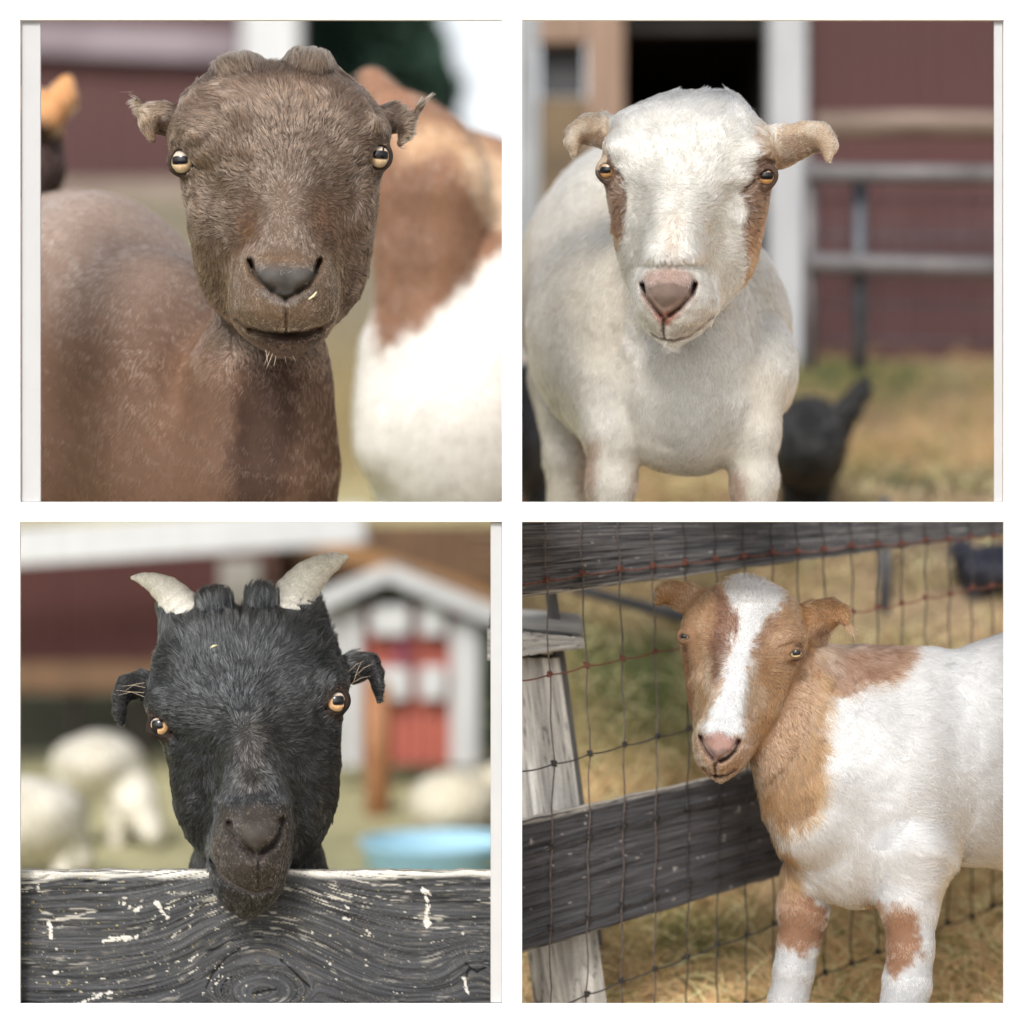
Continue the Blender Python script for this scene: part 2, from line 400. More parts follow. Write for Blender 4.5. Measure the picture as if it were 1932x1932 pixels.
def grow_fur(name, parent, V, Q, N, paint, flow, count, length, rad, region, lift=.3, wave=.25, seed=1, clump=None, keep=None, var=.28, K=5, tipmul=1.1, clumpv=.22, hi=(.25, 1.35), turb=70, auto=False, mixj=1.0, curlv=.22):
    """hair strands rooted on the skin, combed along flow()"""
    r = np.random.default_rng(seed)
    a, b, c, d = V[Q[:, 0]], V[Q[:, 1]], V[Q[:, 2]], V[Q[:, 3]]
    ar = np.linalg.norm(np.cross(c-a, d-b), axis=1)/2; cen = (a+c)/2
    wgt = ar*region(cen, N[Q[:, 0]]); wgt = np.maximum(wgt, 0); cs = np.cumsum(wgt)
    qi = np.searchsorted(cs, r.random(count)*cs[-1]); qi = np.minimum(qi, len(Q)-1)
    s, t = r.random(count).astype(np.float32)[:, None], r.random(count).astype(np.float32)[:, None]
    def bil(A): return (A[Q[qi, 0]]*(1-s)*(1-t)+A[Q[qi, 1]]*s*(1-t)+A[Q[qi, 2]]*s*t+A[Q[qi, 3]]*(1-s)*t)
    P = bil(V); n = bil(N); n /= np.linalg.norm(n, axis=1)[:, None]+1e-9
    if keep is not None:
        m = keep(P); P, n = P[m], n[m]
    m_ = len(P); ckc = np.ones(m_, np.float32)
    F = flow(P, n)
    big = np.stack([fbm(P/turb, 3, seed+11+i) for i in range(3)], 1); F = F/(np.linalg.norm(F, axis=1)[:, None]+1e-9)+wave*2*big
    F = F+r.normal(0, .16, F.shape)
    F = F-n*(F*n).sum(1)[:, None]; F /= np.linalg.norm(F, axis=1)[:, None]+1e-9
    L = length(P)*(.6+.8*r.random(m_)); side = np.cross(n, F)
    lf = lift*(.5+r.random(m_)); curl = r.normal(0, curlv, m_)+2.2*curlv*fbm(P/45, 2, seed+31)
    pts = np.empty((m_, K, 3), np.float32)
    for i in range(K):
        x = i/(K-1)
        pts[:, i] = P-n*1.0+F*(L*x)[:, None]+n*(L*lf*(x-.55*x*x))[:, None]+side*(L*curl*x*x)[:, None]
    if clump:
        ck = np.floor(P/clump+.6*np.stack([vnoise(P/clump/2, 91+i) for i in range(3)], 1)).astype(np.int64)
        key = (ck[:, 0]*73856093) ^ (ck[:, 1]*19349663) ^ (ck[:, 2]*83492791)
        _, inv = np.unique(key, return_inverse=True); cnt = np.bincount(inv)
        ckc = 1+clumpv*(r.random(len(cnt))*2-1)[inv]*np.clip((L-12)/14, .15, 1)
        cent = np.stack([np.bincount(inv, pts[:, -1, i])/cnt for i in range(3)], 1)[inv]
        for i in range(1, K):
            x = ((i/(K-1))**1.4*.75*np.clip((L-14)/18, 0, 1))[:, None]; pts[:, i] = pts[:, i]*(1-x)+(cent*1.0+pts[:, i]-pts[:, -1]*1.0)*x
    pc = paint(P+r.normal(0, 7, P.shape).astype(np.float32)*mixj, n); dk = 1+1.5*(1-np.clip(pc.mean(1)/.75, 0, 1)) if auto else np.ones(m_); h1 = 1+(hi[1]-1)*dk
    ckc = ckc*np.where(r.random(m_) < hi[0], h1, np.maximum(1-hi[0]*(h1-1)/(1-hi[0])*.8, .3))
    col = pc*(np.clip(1+r.normal(0, 1, m_)*var*dk, .4, 2)*ckc)[:, None]
    hc = bpy.data.hair_curves.new(name); hc.add_curves([K]*m_)
    hc.attributes['position'].data.foreach_set('vector', to_m(pts).astype(np.float32).ravel())
    ra = hc.attributes.get('radius') or hc.attributes.new('radius', 'FLOAT', 'POINT')
    prof = np.array([1, .95, .8, .55, .12]) if K == 5 else np.linspace(1, .15, K)
    rr = (rad*(.7+.6*r.random(m_)))[:, None]*prof[None]; ra.data.foreach_set('value', rr.astype(np.float32).ravel())
    ca = hc.attributes.new('coat', 'FLOAT_COLOR', 'POINT')
    tip = np.linspace(.92, tipmul, K)[None, :, None]
    cc = np.ones((m_, K, 4), np.float32); cc[..., :3] = np.clip(col[:, None]*tip, .004, .93); ca.data.foreach_set('color', cc.ravel())
    hc.materials.append(M_fur)
    o = bpy.data.objects.new(name, hc); C.objects.link(o); o.parent = parent
    return o

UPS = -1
def eyeball(parent, c, r, look, iris, pupil_w=.62, pupil_h=.2, tilt=0.0, bulge=1.0, grey=.75):
    """eyeball with amber iris and the goat's level slot pupil; look = direction in the drawing grid"""
    nu, nv = 72, 48
    th = np.linspace(0, math.pi, nv); ph = np.linspace(0, 2*math.pi, nu, endpoint=False)
    T, Pp = np.meshgrid(th, ph, indexing='ij')
    L = np.stack([np.sin(T)*np.cos(Pp), np.sin(T)*np.sin(Pp), np.cos(T)], -1).reshape(-1, 3)   # pole +z = gaze
    x, y, z = L.T; rr = np.hypot(x, y); front = z > 0
    irc = .86
    ang = np.arctan2(y, x)
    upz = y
    k = fbm(np.stack([np.cos(ang)*7, np.sin(ang)*7, rr*2.5], 1), 3, 5)
    col = lerp(np.array(iris)[None]*1.15, np.array(iris)[None]*.55, sstep(.25, .75, rr)[:, None])*(1+.35*k)[:, None]
    col = lerp(col, np.array([[.50, .46, .44]]), (sstep(.12, .5, y*UPS)*grey)[:, None])  # pale grey sky reflection painted into the upper part of the eye
    edge = sstep(irc-.08, irc, rr)[:, None]; col = lerp(col, np.array([[.05, .035, .03]]), edge)
    scl = sstep(irc+.03, irc+.1, rr)[:, None]; col = lerp(col, np.array([[.30, .23, .19]]), scl*.6)
    pu = np.maximum(np.abs(x)/pupil_w, 0)**4+(np.abs(y+.05)/pupil_h)**4
    pm = (1-sstep(.6, 1.3, pu))[:, None]*front[:, None]; col = lerp(col, np.array([[.006, .006, .008]]), pm)
    col = np.where(front[:, None], col, .04)
    zz = Vector(look).normalized(); up = Vector((math.sin(tilt), -math.cos(tilt), 0)); xx = up.cross(zz).normalized()*-1; yy = zz.cross(xx)
    R = np.array([list(xx), list(yy), list(zz)], np.float32)
    W = (L*np.array([1, 1, bulge]))@R*r+np.array(c)
    F = [(i*nu+j, i*nu+(j+1) % nu, (i+1)*nu+(j+1) % nu, (i+1)*nu+j) for i in range(nv-1) for j in range(nu)]
    me = make_mesh('eye', to_m(W), np.array(F), M_eye, True, np.clip(col, .003, .9)); me.validate(); return link('eye', me, parent)

def add_eye_socket(sk, c, r, look, open_w, open_h, tilt=0.0, lid=1.16):
    """eyelids: a shell over the eyeball with an almond opening"""
    c = np.array(c, np.float32)
    sk.ell(c, (r*lid, r*lid, r*lid), k=22)
    zz = Vector(look).normalized(); up = Vector((math.sin(tilt), -math.cos(tilt), 0)); xx = up.cross(zz).normalized()*-1; yy = zz.cross(xx)
    R = np.array([list(xx), list(yy), list(zz)], np.float32)
    def cut(P):
        Q = (P-c)@R.T
        m = (np.abs(Q[:, 0]) < open_w*2) & (np.abs(Q[:, 1]) < open_h*2.5) & (Q[:, 2] > -r*.4)
        e = np.full(len(P), 50., np.float32)
        x = Q[:, 0]/open_w; y = (Q[:, 1]-.10*open_h)/open_h
        inn = (x*(-1 if look[0] > 0 else 1) > 0); x = np.where(inn, x/1.32, x); yt = y+np.where(inn, -.22*np.abs(x), 0)
        q = np.sqrt(np.abs(x)**2.2+np.abs(yt)**2*(1+np.where(inn, 1.6, .35)*np.abs(x)**3))
        e = (q-1)*open_h
        ball = r*.97-np.sqrt((Q*Q).sum(1))          # never cut deeper than the ball
        e = np.maximum(e, ball); e = np.where(m, e, 50)
        return e
    sk.ops.append(('cut', cut, c, 2.6*max(open_w, open_h, r)))
def world_clip(M, fns):
    """keep the animal inside its bay: fns are half-space functions of the world position in metres"""
    R = np.array(M)
    def f(P):
        W = to_m(P)@R[:3, :3].T.astype(np.float32)+R[:3, 3].astype(np.float32)
        d = np.full(len(P), -1e3, np.float32)
        for g in fns: d = np.maximum(d, g(W)/S)
        return d
    return f

def finish_goat(root, sk, fine, h, H, paint, bounds=None, under=.6):
    V, Q, N = mesh_skin(sk, fine, h, H, bounds)
    me = make_mesh('body', to_m(V), Q, M_skin, True, np.clip(paint(V, N)*under, .004, .9))
    o = link('body', me, root)
    return V, Q, N
def lin(h):      # sRGB hex -> linear
    h = h.lstrip('#'); c = np.array([int(h[i:i+2], 16) for i in (0, 2, 4)])/255
    return np.where(c <= .04045, c/12.92, ((c+.055)/1.055)**2.4).astype(np.float32)
def mixc(base, col, m):
    col = np.asarray(col); return base*(1-m[:, None])+(col if col.ndim == 2 else col[None])*m[:, None]
# ------------------------------------------------------------------ the brown goat (upper left bay)
M_whisk = noise_mat('whisker', (.55, .42, .3), (.75, .62, .48), 50, bump=0)
def radial_flow(center, down_w=.0, up=0.0, body_dir=(0, 1, -.4), head_box=None):
    cx, cy = center
    def f(P, n):
        d = np.stack([P[:, 0]-cx, P[:, 1]-cy, np.full(len(P), -60.)], 1)
        d /= np.linalg.norm(d, axis=1)[:, None]+1e-6
        if head_box is not None:
            (u0, u1, v0, v1, w0) = head_box
            ih = sstep(w0-60, w0+40, P[:, 2])*sstep(v1+60, v1-20, P[:, 1])
            d = d*ih[:, None]+np.array(body_dir)[None]*(1-ih)[:, None]
        return d
    return f

def front_region(wmin=-3000, fade=None):
    def f(P, N): return sstep(-.35, .0, N[:, 2])*(P[:, 2] > wmin)*(P[:, 0] > -60)*(P[:, 0] < 2000)*(P[:, 1] > -80)*(P[:, 1] < 2050)
    return f

M1 = bay_matrix(1)
goat1 = empty('goat', label='chocolate brown goat with pale amber eyes facing the onlooker, upper left bay', cat='goat', M=M1)
def build_goat1():
    sk = Skin()
    # neck and body first, so the head joins them softly
    sk.cone((1010, 1020, -330), 190, (940, 1750, -420), 330, k=60, persp=True)
    sk.cone((940, 1500, -420), 300, (880, 2200, -560), 400, k=90, persp=True)
    sk.ell((560, 1820, -620), (330, 560, 330), k=120, persp=True)                 # near shoulder
    sk.ell((180, 1720, -1100), (430, 620, 500), k=160, persp=True)
    sk.cone((480, 1330, -900), 420, (250, 1240, -2200), 545, k=140, persp=True)   # barrel
    sk.ell((300, 1000, -1500), (330, 300, 600), k=120, persp=True)
    sk.ell((1040, 1820, -520), (215, 330, 250), k=90, persp=True); sk.bump((930, 1650, -150), (60, 300, 200), -34); sk.bump((640, 1450, -350), (90, 300, 300), -25)
    for x in (620, 1010): sk.cone((x, 1950, -600), 120, (x, 2500, -600), 80, k=60, persp=True)
    # skull and cheeks
    rows = [(178, 850, 1240, -60, -150, -300), (200, 785, 1290, 0, -150, -360), (250, 716, 1352, 70, -130, -400),
            (300, 668, 1402, 125, -110, -420), (350, 640, 1438, 165, -90, -430), (400, 619, 1460, 190, -75, -430), (450, 606, 1478, 208, -60, -430),
            (500, 602, 1482, 222, -50, -430), (550, 612, 1472, 232, -45, -430), (600, 632, 1460, 232, -40, -430), (650, 648, 1446, 228, -40, -430), (700, 658, 1438, 222, -40, -430),
            (800, 676, 1426, 208, -40, -430), (900, 690, 1416, 190, -40, -430), (1000, 706, 1400, 165, -40, -420), (1060, 722, 1382, 140, -45, -410), (1110, 745, 1362, 110, -50, -390),
            (1160, 778, 1332, 75, -60, -370), (1210, 830, 1280, 40, -80, -340), (1260, 900, 1200, 20, -120, -300), (1290, 980, 1120, -50, -140, -240)]
    sk.slices(rows, n=2.15, k=45)
    sk.ell((895, 240, -110), (140, 100, 150), k=22); sk.ell((1152, 225, -110), (125, 110, 150), k=22)
    # bridge of the nose
    sk.slices([(420, 960, 1170, 190, 60, -100), (560, 925, 1205, 262, 80, -100), (700, 915, 1215, 305, 90, -100), (800, 912, 1220, 335, 90, -100), (900, 900, 1225, 372, 90, -100), (960, 890, 1230, 390, 90, -100)], n=2.2, k=70)
    # muzzle
    sk.slices([(870, 950, 1170, 300, 60, -120), (900, 905, 1212, 350, 60, -120), (950, 865, 1252, 405, 60, -120), (1000, 844, 1272, 440, 60, -120), (1050, 834, 1284, 458, 60, -120),
               (1100, 829, 1286, 462, 60, -120), (1150, 834, 1281, 455, 60, -120), (1200, 850, 1266, 436, 60, -120), (1250, 882, 1238, 405, 60, -120), (1290, 925, 1195, 365, 40, -120),
               (1320, 970, 1155, 310, 20, -110), (1340, 1010, 1115, 250, 10, -60)], n=2.3, k=30)
    # upper lip lobes, chin, brow, cheek bone
    sk.bump((960, 1160, 430), (90, 70, 90), 16); sk.bump((1160, 1160, 430), (90, 70, 90), 16)
    sk.bump((1065, 1030, 460), (90, 60, 90), 22)
    sk.bump((690, 455, 80), (80, 60, 120), 30); sk.bump((1405, 430, 80), (80, 60, 120), 30)
    sk.bump((770, 660, 170), (70, 80, 120), -20); sk.bump((1350, 660, 170), (70, 80, 120), -20); sk.bump((720, 800, 120), (40, 110, 140), 18); sk.bump((1385, 780, 120), (40, 110, 140), 18)
    sk.bump((850, 380, 190), (90, 70, 120), 24); sk.bump((1270, 370, 190), (90, 70, 120), 24)
    sk.bump((1062, 330, 160), (38, 150, 120), -14)
    sk.bump((840, 960, 260), (40, 150, 100), -26); sk.bump((1290, 960, 260), (40, 150, 100), -26); sk.bump((800, 1110, 180), (36, 150, 150), -38); sk.bump((1316, 1110, 180), (36, 150, 150), -38)
    # ears
    sk.chain([(660, 420, -120, 62), (590, 400, -150, 62), (540, 400, -140, 50), (515, 430, -110, 26), (535, 488, -95, 14)], k=22, ws=1.5)
    sk.chain([(560, 385, -150, 34), (500, 380, -150, 22), (478, 335, -150, 12), (452, 292, -150, 6)], k=14, ws=1.5)
    sk.cone((575, 425, -70), 30, (560, 500, -60), 26, k=14, sub=True, ws=1.2)
    sk.chain([(1430, 400, -120, 62), (1500, 385, -150, 58), (1545, 400, -140, 40), (1550, 440, -110, 26), (1528, 486, -95, 16)], k=22, ws=1.5)
    sk.chain([(1530, 390, -150, 28), (1585, 370, -150, 18), (1610, 340, -150, 12), (1636, 308, -150, 6)], k=14, ws=1.5)
    sk.cone((1500, 425, -70), 26, (1505, 490, -60), 22, k=14, sub=True, ws=1.2)
    # nostrils, philtrum, mouth
    sk.groove([(932, 985), (945, 1025), (972, 1055), (1012, 1080)], 11, 20, 200)
    sk.groove([(926, 968), (938, 1005)], 14, 30, 200)
    sk.groove([(1186, 980), (1174, 1022), (1146, 1055), (1106, 1080)], 11, 20, 200); sk.groove([(1192, 964), (1180, 1002)], 14, 30, 200); sk.bump((1000, 1020, 455), (46, 40, 80), 20); sk.bump((1122, 1018, 455), (46, 40, 80), 20)
    sk.groove([(1060, 1108), (1065, 1235)], 6, 13, 200)
    sk.groove([(1003, 1090), (1060, 1115), (1112, 1090)], 10, 9, 200)
    sk.groove([(868, 1195), (915, 1228), (985, 1243), (1065, 1246), (1140, 1240), (1205, 1222), (1250, 1190)], 10, 12, 60); sk.groove([(930, 1236), (1000, 1250), (1065, 1254), (1130, 1250), (1190, 1234)], 15, 18, 60)
    sk.bump((1065, 1300, 330), (90, 26, 90), 8)
    # eyes
    eyes = [((659, 578, 38), 56, (-.22, -.02, .97), -.05), ((1430, 546, 38), 56, (.22, -.02, .97), .05)]
    for c, r, look, tl in eyes: add_eye_socket(sk, c, r, look, 39, 49, tl, lid=1.12)
    sk.groove([(700, 600), (735, 620)], 9, 8, 0); sk.groove([(1390, 570), (1345, 596)], 9, 8, 0)
    sk.wrinkle(60, 4.0, seed=4); sk.wrinkle(22, 1.6, seed=9)
    sk.clip(world_clip(M1, [lambda W: .004-W[:, 2], lambda W: W[:, 0]+.009]))
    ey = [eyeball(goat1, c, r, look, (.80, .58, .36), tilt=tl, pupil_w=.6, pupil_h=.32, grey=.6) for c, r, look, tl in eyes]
    base, ridge, muz, red = lin('#6d5747'), lin('#9c8370'), lin('#8b7058'), lin('#8a573c')
    def paint(P, N):
        n1 = fbm(P/130, 3, 3)
        c = np.repeat(base[None], len(P), 0)*(1+.22*n1)[:, None]
        hd = sstep(-330, -200, P[:, 2])*sstep(1400, 1290, P[:, 1]+30*vnoise(P/60, 44))
        bodyc = lerp(lin('#8d6a54')[None], lin('#cfb3a3')[None], sstep(1450, 760, P[:, 1])[:, None])
        bodyc = lerp(bodyc, lin('#54392b')[None], (patch(P, [(900, 1300), (1130, 1300), (1110, 1700), (1000, 2100), (820, 2100), (860, 1600)], 60, 40)*.9)[:, None])
        bodyc = lerp(bodyc, lin('#a67c5e')[None], (patch(P, [(620, 1350), (720, 1300), (640, 1600), (520, 1700)], 60, 40)*.55+patch(P, [(200, 1500), (330, 1500), (330, 2100), (180, 2100)], 60, 40)*.45)[:, None])
        c = lerp(bodyc, c, hd[:, None])
        rid = np.exp(-((P[:, 0]-1062)/95)**2)*sstep(520, 700, P[:, 1])*sstep(960, 880, P[:, 1])*hd
        c = mixc(c, ridge, rid*.8)
        poll = sstep(230, 150, P[:, 1])*hd; c = mixc(c, lin('#a88c74'), poll*.8)
        mz = patch(P, [(850, 930), (1270, 930), (1290, 1100), (1240, 1260), (1065, 1345), (890, 1260), (830, 1100)], 30, 10)*(P[:, 2] > 100); c = mixc(c, muz, mz)
        rd = np.exp(-((P[:, 0]-920)/50)**2-((P[:, 1]-840)/90)**2)+np.exp(-((P[:, 0]-1200)/50)**2-((P[:, 1]-800)/90)**2)
        c = mixc(c, red, np.clip(rd, 0, 1)*.45*hd)
        chin = patch(P, [(900, 1250), (1230, 1245), (1160, 1345), (980, 1345)], 20, 8)*(P[:, 2] > 50); c = mixc(c, lin('#3d281e'), chin*.95)
        pad = patch(P, [(930, 965), (1000, 950), (1065, 975), (1130, 948), (1190, 962), (1172, 1020), (1110, 1085), (1060, 1112), (1008, 1085), (950, 1030)], 10, 4, nsc=15)*(P[:, 2] > 200)
        c = mixc(c, lin('#7a7470')*(.9)*(1+0*pad[0]), pad*sstep(960, 1010, P[:, 1]))
        c = c*(1-.35*pad*np.exp(-((P[:, 0]-1062)/22)**2))[:, None]
        lip_shade = np.exp(-(seg_dist2(P[:, :2].astype(np.float32), [(900, 1220), (985, 1246), (1065, 1252), (1140, 1246), (1215, 1220)])/15)**2)*(P[:, 2] > 60)*np.exp(-((P[:, 0]-1065)/130)**2)
        c = mixc(c, lin('#2a1a14'), lip_shade*.8)  # mouth line, with the shadow under the upper lip painted in
        nos = np.exp(-(seg_dist2(P[:, :2].astype(np.float32), [(920, 965), (935, 1010), (962, 1045), (1003, 1082), (1060, 1106), (1112, 1084), (1150, 1050), (1180, 1010), (1196, 965)])/9)**2)*(P[:, 2] > 200)
        c = mixc(c, lin('#1d1715'), nos*.65)
        ug = np.exp(-(seg_dist2(P[:, :2].astype(np.float32), [(960, 1080), (1010, 1108), (1060, 1125), (1112, 1108), (1165, 1078)])/13)**2)*(P[:, 2] > 200); c = mixc(c, lin('#8f8885'), ug*.6)
        for (cc, r, lk, tl) in eyes:
            dd = np.linalg.norm(P-np.array(cc), axis=1); c = mixc(c, lin('#3a2c2a'), sstep(r*1.16, r*1.04, dd)*.8)
        dke = np.maximum(patch(P, [(545, 395), (610, 385), (612, 440), (580, 500), (550, 470)], 12, 8), patch(P, [(1470, 400), (1540, 390), (1550, 440), (1520, 480), (1480, 450)], 12, 8))*hd
        earin = ((P[:, 0] < 590) | (P[:, 0] > 1510))*(P[:, 1] < 520)*hd; c = mixc(c, lin('#a88c73'), earin*.7); c = mixc(c, lin('#3d2e27'), dke*.8)
        return c
    V, Q, N = finish_goat(goat1, sk, ((560, 100, -150), (1520, 1370, 480)), 5.5, 22, paint, under=.42)
    def keep(P):
        m = np.ones(len(P), bool)
        for (cc, r, lk, tl) in eyes: m &= np.linalg.norm(P-np.array(cc), axis=1) > r*1.14
        pad = patch(P, [(940, 1005), (1000, 985), (1065, 1010), (1130, 983), (1182, 1000), (1172, 1020), (1110, 1085), (1060, 1112), (1008, 1085), (950, 1030)], 14, 4)*(P[:, 2] > 200)
        return m & (pad < .35+.5*np.random.default_rng(1).random(len(P)))
    def ln(P):
        L = np.full(len(P), 30.)
        mz = sstep(880, 960, P[:, 1])*(P[:, 2] > 150); L = lerp(L, 11., mz)
        L = lerp(L, 54., sstep(480, 250, P[:, 1])*(P[:, 2] > -400)); L = lerp(L, 16., np.exp(-((P[:, 0]-1062)/90)**2)*sstep(560, 700, P[:, 1]))
        ed = np.minimum(np.linalg.norm(P-np.array(eyes[0][0]), axis=1), np.linalg.norm(P-np.array(eyes[1][0]), axis=1)); L = L*sstep(50, 150, ed)*.8+L*.2
        return L
    fl = radial_flow((1062, 690), body_dir=(-.3, .8, -.3), head_box=(0, 0, 0, 1400, -330))
    grow_fur('fur', goat1, V, Q, N, paint, fl, 105000, ln, .0002, lambda P, n: front_region(-420)(P, n)*sstep(1500, 1300, P[:, 1])*np.where(P[:, 2] > -260, 1, .3), lift=.2, wave=.75, seed=2, clump=16, keep=keep, var=.2, tipmul=1.25, clumpv=.34, hi=(.3, 2.0), turb=110)
    grow_fur('body_fur', goat1, V, Q, N, paint, fl, 70000, lambda P: np.full(len(P), 34.), .0002, lambda P, n: front_region(-3000)(P, n)*(((P[:, 2] < -260)) | (P[:, 1] > 1290)), lift=.05, wave=.08, seed=3, var=.08, hi=(.2, 1.1), curlv=.06)
    # whiskers under the chin
    ws = []
    for i, (u, v, du, dv) in enumerate([(1000, 1318, -22, 55), (1012, 1325, -25, 62), (985, 1310, 10, 62), (1025, 1335, -8, 40), (1060, 1338, 5, 26), (1090, 1335, 14, 22)]):
        ws.append(tube_vf([tuple(x) for x in to_m(np.array([(u, v, 300), (u+du*.5, v+dv*.5, 320), (u+du, v+dv, 322)]))], [.0003, .00022, .00008], 4))
    Vw, Fw = join_vf(ws); o = link('whiskers', make_mesh('whiskers', Vw, Fw, M_whisk), goat1); o['kind'] = 'stuff'
build_goat1()
# ------------------------------------------------------------------ the white goat (upper right bay)
M2 = bay_matrix(2)
goat2 = empty('goat', label='white goat with brown cheek stripes and tan folded ears before the dark barn doorway', cat='goat', M=M2)
def build_goat2():
    sk = Skin()
    # body: neck, chest, barrel, forelegs
    sk.cone((690, 900, -330), 180, (690, 1300, -430), 250, k=70, persp=True)
    sk.cone((690, 1230, -430), 220, (670, 1500, -420), 270, k=80, persp=True)
    sk.ell((545, 1250, -900), (535, 520, 520), k=120, persp=True)
    sk.ell((440, 1090, -1700), (470, 560, 900), k=120, persp=True)
    sk.cone((430, 760, -1200), 250, (480, 740, -2400), 280, k=150, persp=True)
    sk.ell((985, 1400, -600), (120, 200, 200), k=70, persp=True)
    sk.ell((300, 1480, -600), (130, 230, 220), k=80, persp=True)
    sk.ell((660, 1640, -480), (270, 190, 220), k=80, persp=True)
    sk.chain([(365, 1440, -480, 140), (352, 1640, -430, 108), (352, 1850, -430, 92), (356, 2250, -430, 75)], k=60, persp=True)
    sk.chain([(930, 1440, -480, 135), (925, 1640, -430, 102), (930, 1850, -430, 88), (930, 2250, -430, 75)], k=60, persp=True)
    sk.chain([(190, 1450, -1300, 180), (175, 1750, -1200, 90), (175, 2250, -1200, 75)], k=60, persp=True)
    sk.bump((490, 1330, -350), (60, 260, 200), -30); sk.bump((850, 1300, -350), (60, 240, 200), -30); sk.bump((700, 1350, -200), (110, 280, 160), 16); sk.bump((560, 1700, -250), (50, 160, 160), -22); sk.bump((800, 1700, -250), (50, 160, 160), -22); sk.bump((200, 1200, -700), (70, 300, 260), -26)
    # skull
    rows = [(284, 590, 830, -110, -170, -300), (300, 535, 850, -60, -150, -330), (330, 455, 890, 0, -130, -360), (365, 388, 915, 50, -120, -380), (400, 365, 948, 85, -110, -400),
            (450, 352, 984, 120, -95, -400), (500, 338, 1004, 145, -80, -400), (550, 322, 1012, 160, -70, -400), (600, 318, 1012, 170, -60, -400), (650, 330, 1006, 180, -50, -400),
            (700, 340, 996, 172, -45, -400), (750, 348, 984, 166, -45, -400), (800, 356, 975, 160, -45, -400), (850, 363, 963, 152, -45, -400), (900, 371, 955, 142, -45, -400),
            (950, 382, 945, 130, -45, -395), (1000, 394, 930, 115, -50, -380), (1050, 415, 905, 95, -55, -360), (1100, 450, 862, 70, -65, -340), (1150, 500, 810, 30, -80, -310), (1190, 560, 750, 0, -110, -270)]
    sk.slices(rows, n=2.15, k=45)
    sk.slices([(450, 560, 770, 140, 40, -100), (600, 520, 790, 208, 60, -100), (700, 500, 790, 245, 70, -100), (800, 490, 775, 282, 80, -100), (900, 478, 755, 320, 80, -100), (960, 470, 745, 345, 80, -100)], n=2.2, k=70)
    sk.slices([(925, 560, 660, 240, 60, -120), (960, 505, 715, 300, 60, -120), (1000, 464, 750, 350, 60, -120), (1050, 440, 780, 388, 60, -120), (1100, 432, 796, 405, 60, -120), (1150, 445, 792, 405, 60, -120),
               (1200, 470, 765, 392, 60, -120), (1240, 502, 728, 368, 60, -120), (1270, 535, 690, 335, 50, -110), (1295, 570, 645, 280, 30, -90), (1306, 595, 620, 230, 20, -50)], n=2.25, k=50)
    sk.bump((600, 1090, 400), (75, 55, 90), 20); sk.bump((612, 935, 310), (130, 28, 90), 14); sk.bump((690, 600, 190), (40, 120, 100), -8)
    sk.bump((372, 505, 70), (70, 52, 120), 32); sk.bump((948, 535, 70), (70, 52, 120), 34)
    sk.bump((440, 690, 140), (55, 70, 120), -26); sk.bump((862, 715, 140), (55, 70, 120), -26)
    sk.bump((450, 980, 200), (40, 130, 100), -14); sk.bump((800, 960, 200), (45, 130, 100), -24); sk.bump((822, 1080, 180), (34, 110, 140), -26); sk.bump((428, 1080, 180), (30, 110, 140), -18)
    sk.bump((690, 330, -60), (90, 60, 120), 12)
    # ears: sideways, tips folded down
    sk.chain([(400, 450, -110, 74), (330, 438, -130, 68), (262, 426, -130, 60), (216, 440, -105, 42), (200, 482, -80, 26), (206, 530, -65, 12)], k=22, ws=1.6)
    sk.cone((215, 425, -120), 16, (155, 438, -120), 5, k=12, ws=1.4)
    sk.cone((310, 520, -40), 30, (246, 500, -30), 34, k=8, sub=True, ws=1.0)
    sk.chain([(960, 520, -110, 92), (1040, 508, -130, 84), (1120, 480, -130, 66), (1186, 470, -110, 56), (1228, 512, -85, 32), (1226, 568, -65, 14)], k=22, ws=1.6)
    sk.cone((1215, 455, -115), 20, (1262, 478, -110), 5, k=12, ws=1.4)
    sk.cone((1095, 560, -45), 30, (1182, 540, -30), 32, k=8, sub=True, ws=1.0)
    # nose and mouth
    sk.groove([(494, 1052), (510, 1100), (545, 1145), (572, 1175)], 9, 15, 180); sk.groove([(700, 1055), (690, 1095), (650, 1140), (605, 1172)], 9, 15, 180)
    sk.groove([(496, 1052), (504, 1085)], 10, 26, 180); sk.groove([(700, 1055), (692, 1088)], 10, 26, 180)
    sk.groove([(580, 1188), (580, 1258)], 5, 10, 200)
    sk.groove([(522, 1245), (570, 1264), (620, 1270), (675, 1255), (730, 1215), (775, 1172)], 7, 10, 60)
    eyes = [((348, 600, 18), 42, (-.30, .02, .95), -.0), ((972, 632, 28), 45, (.22, .02, .97), .03)]
    for (c, r, look, tl), (ow, oh) in zip(eyes, [(28, 31), (31, 32)]): add_eye_socket(sk, c, r, look, ow, oh, tl, lid=1.24)
    sk.groove([(925, 655), (885, 690)], 9, 12, 0); sk.groove([(390, 615), (410, 640)], 9, 10, 0)
    sk.groove([(930, 580), (965, 567), (1005, 580)], 8, 8, 0)
    sk.wrinkle(60, 3.5, seed=14); sk.wrinkle(22, 1.4, seed=19)
    sk.clip(world_clip(M2, [lambda W: .004-W[:, 2], lambda W: .009-W[:, 0]]))
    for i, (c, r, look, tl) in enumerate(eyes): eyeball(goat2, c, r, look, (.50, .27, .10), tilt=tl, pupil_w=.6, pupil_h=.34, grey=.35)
    white, tan, brown = lin('#f4f0e6'), lin('#c9a887'), lin('#8a6850')
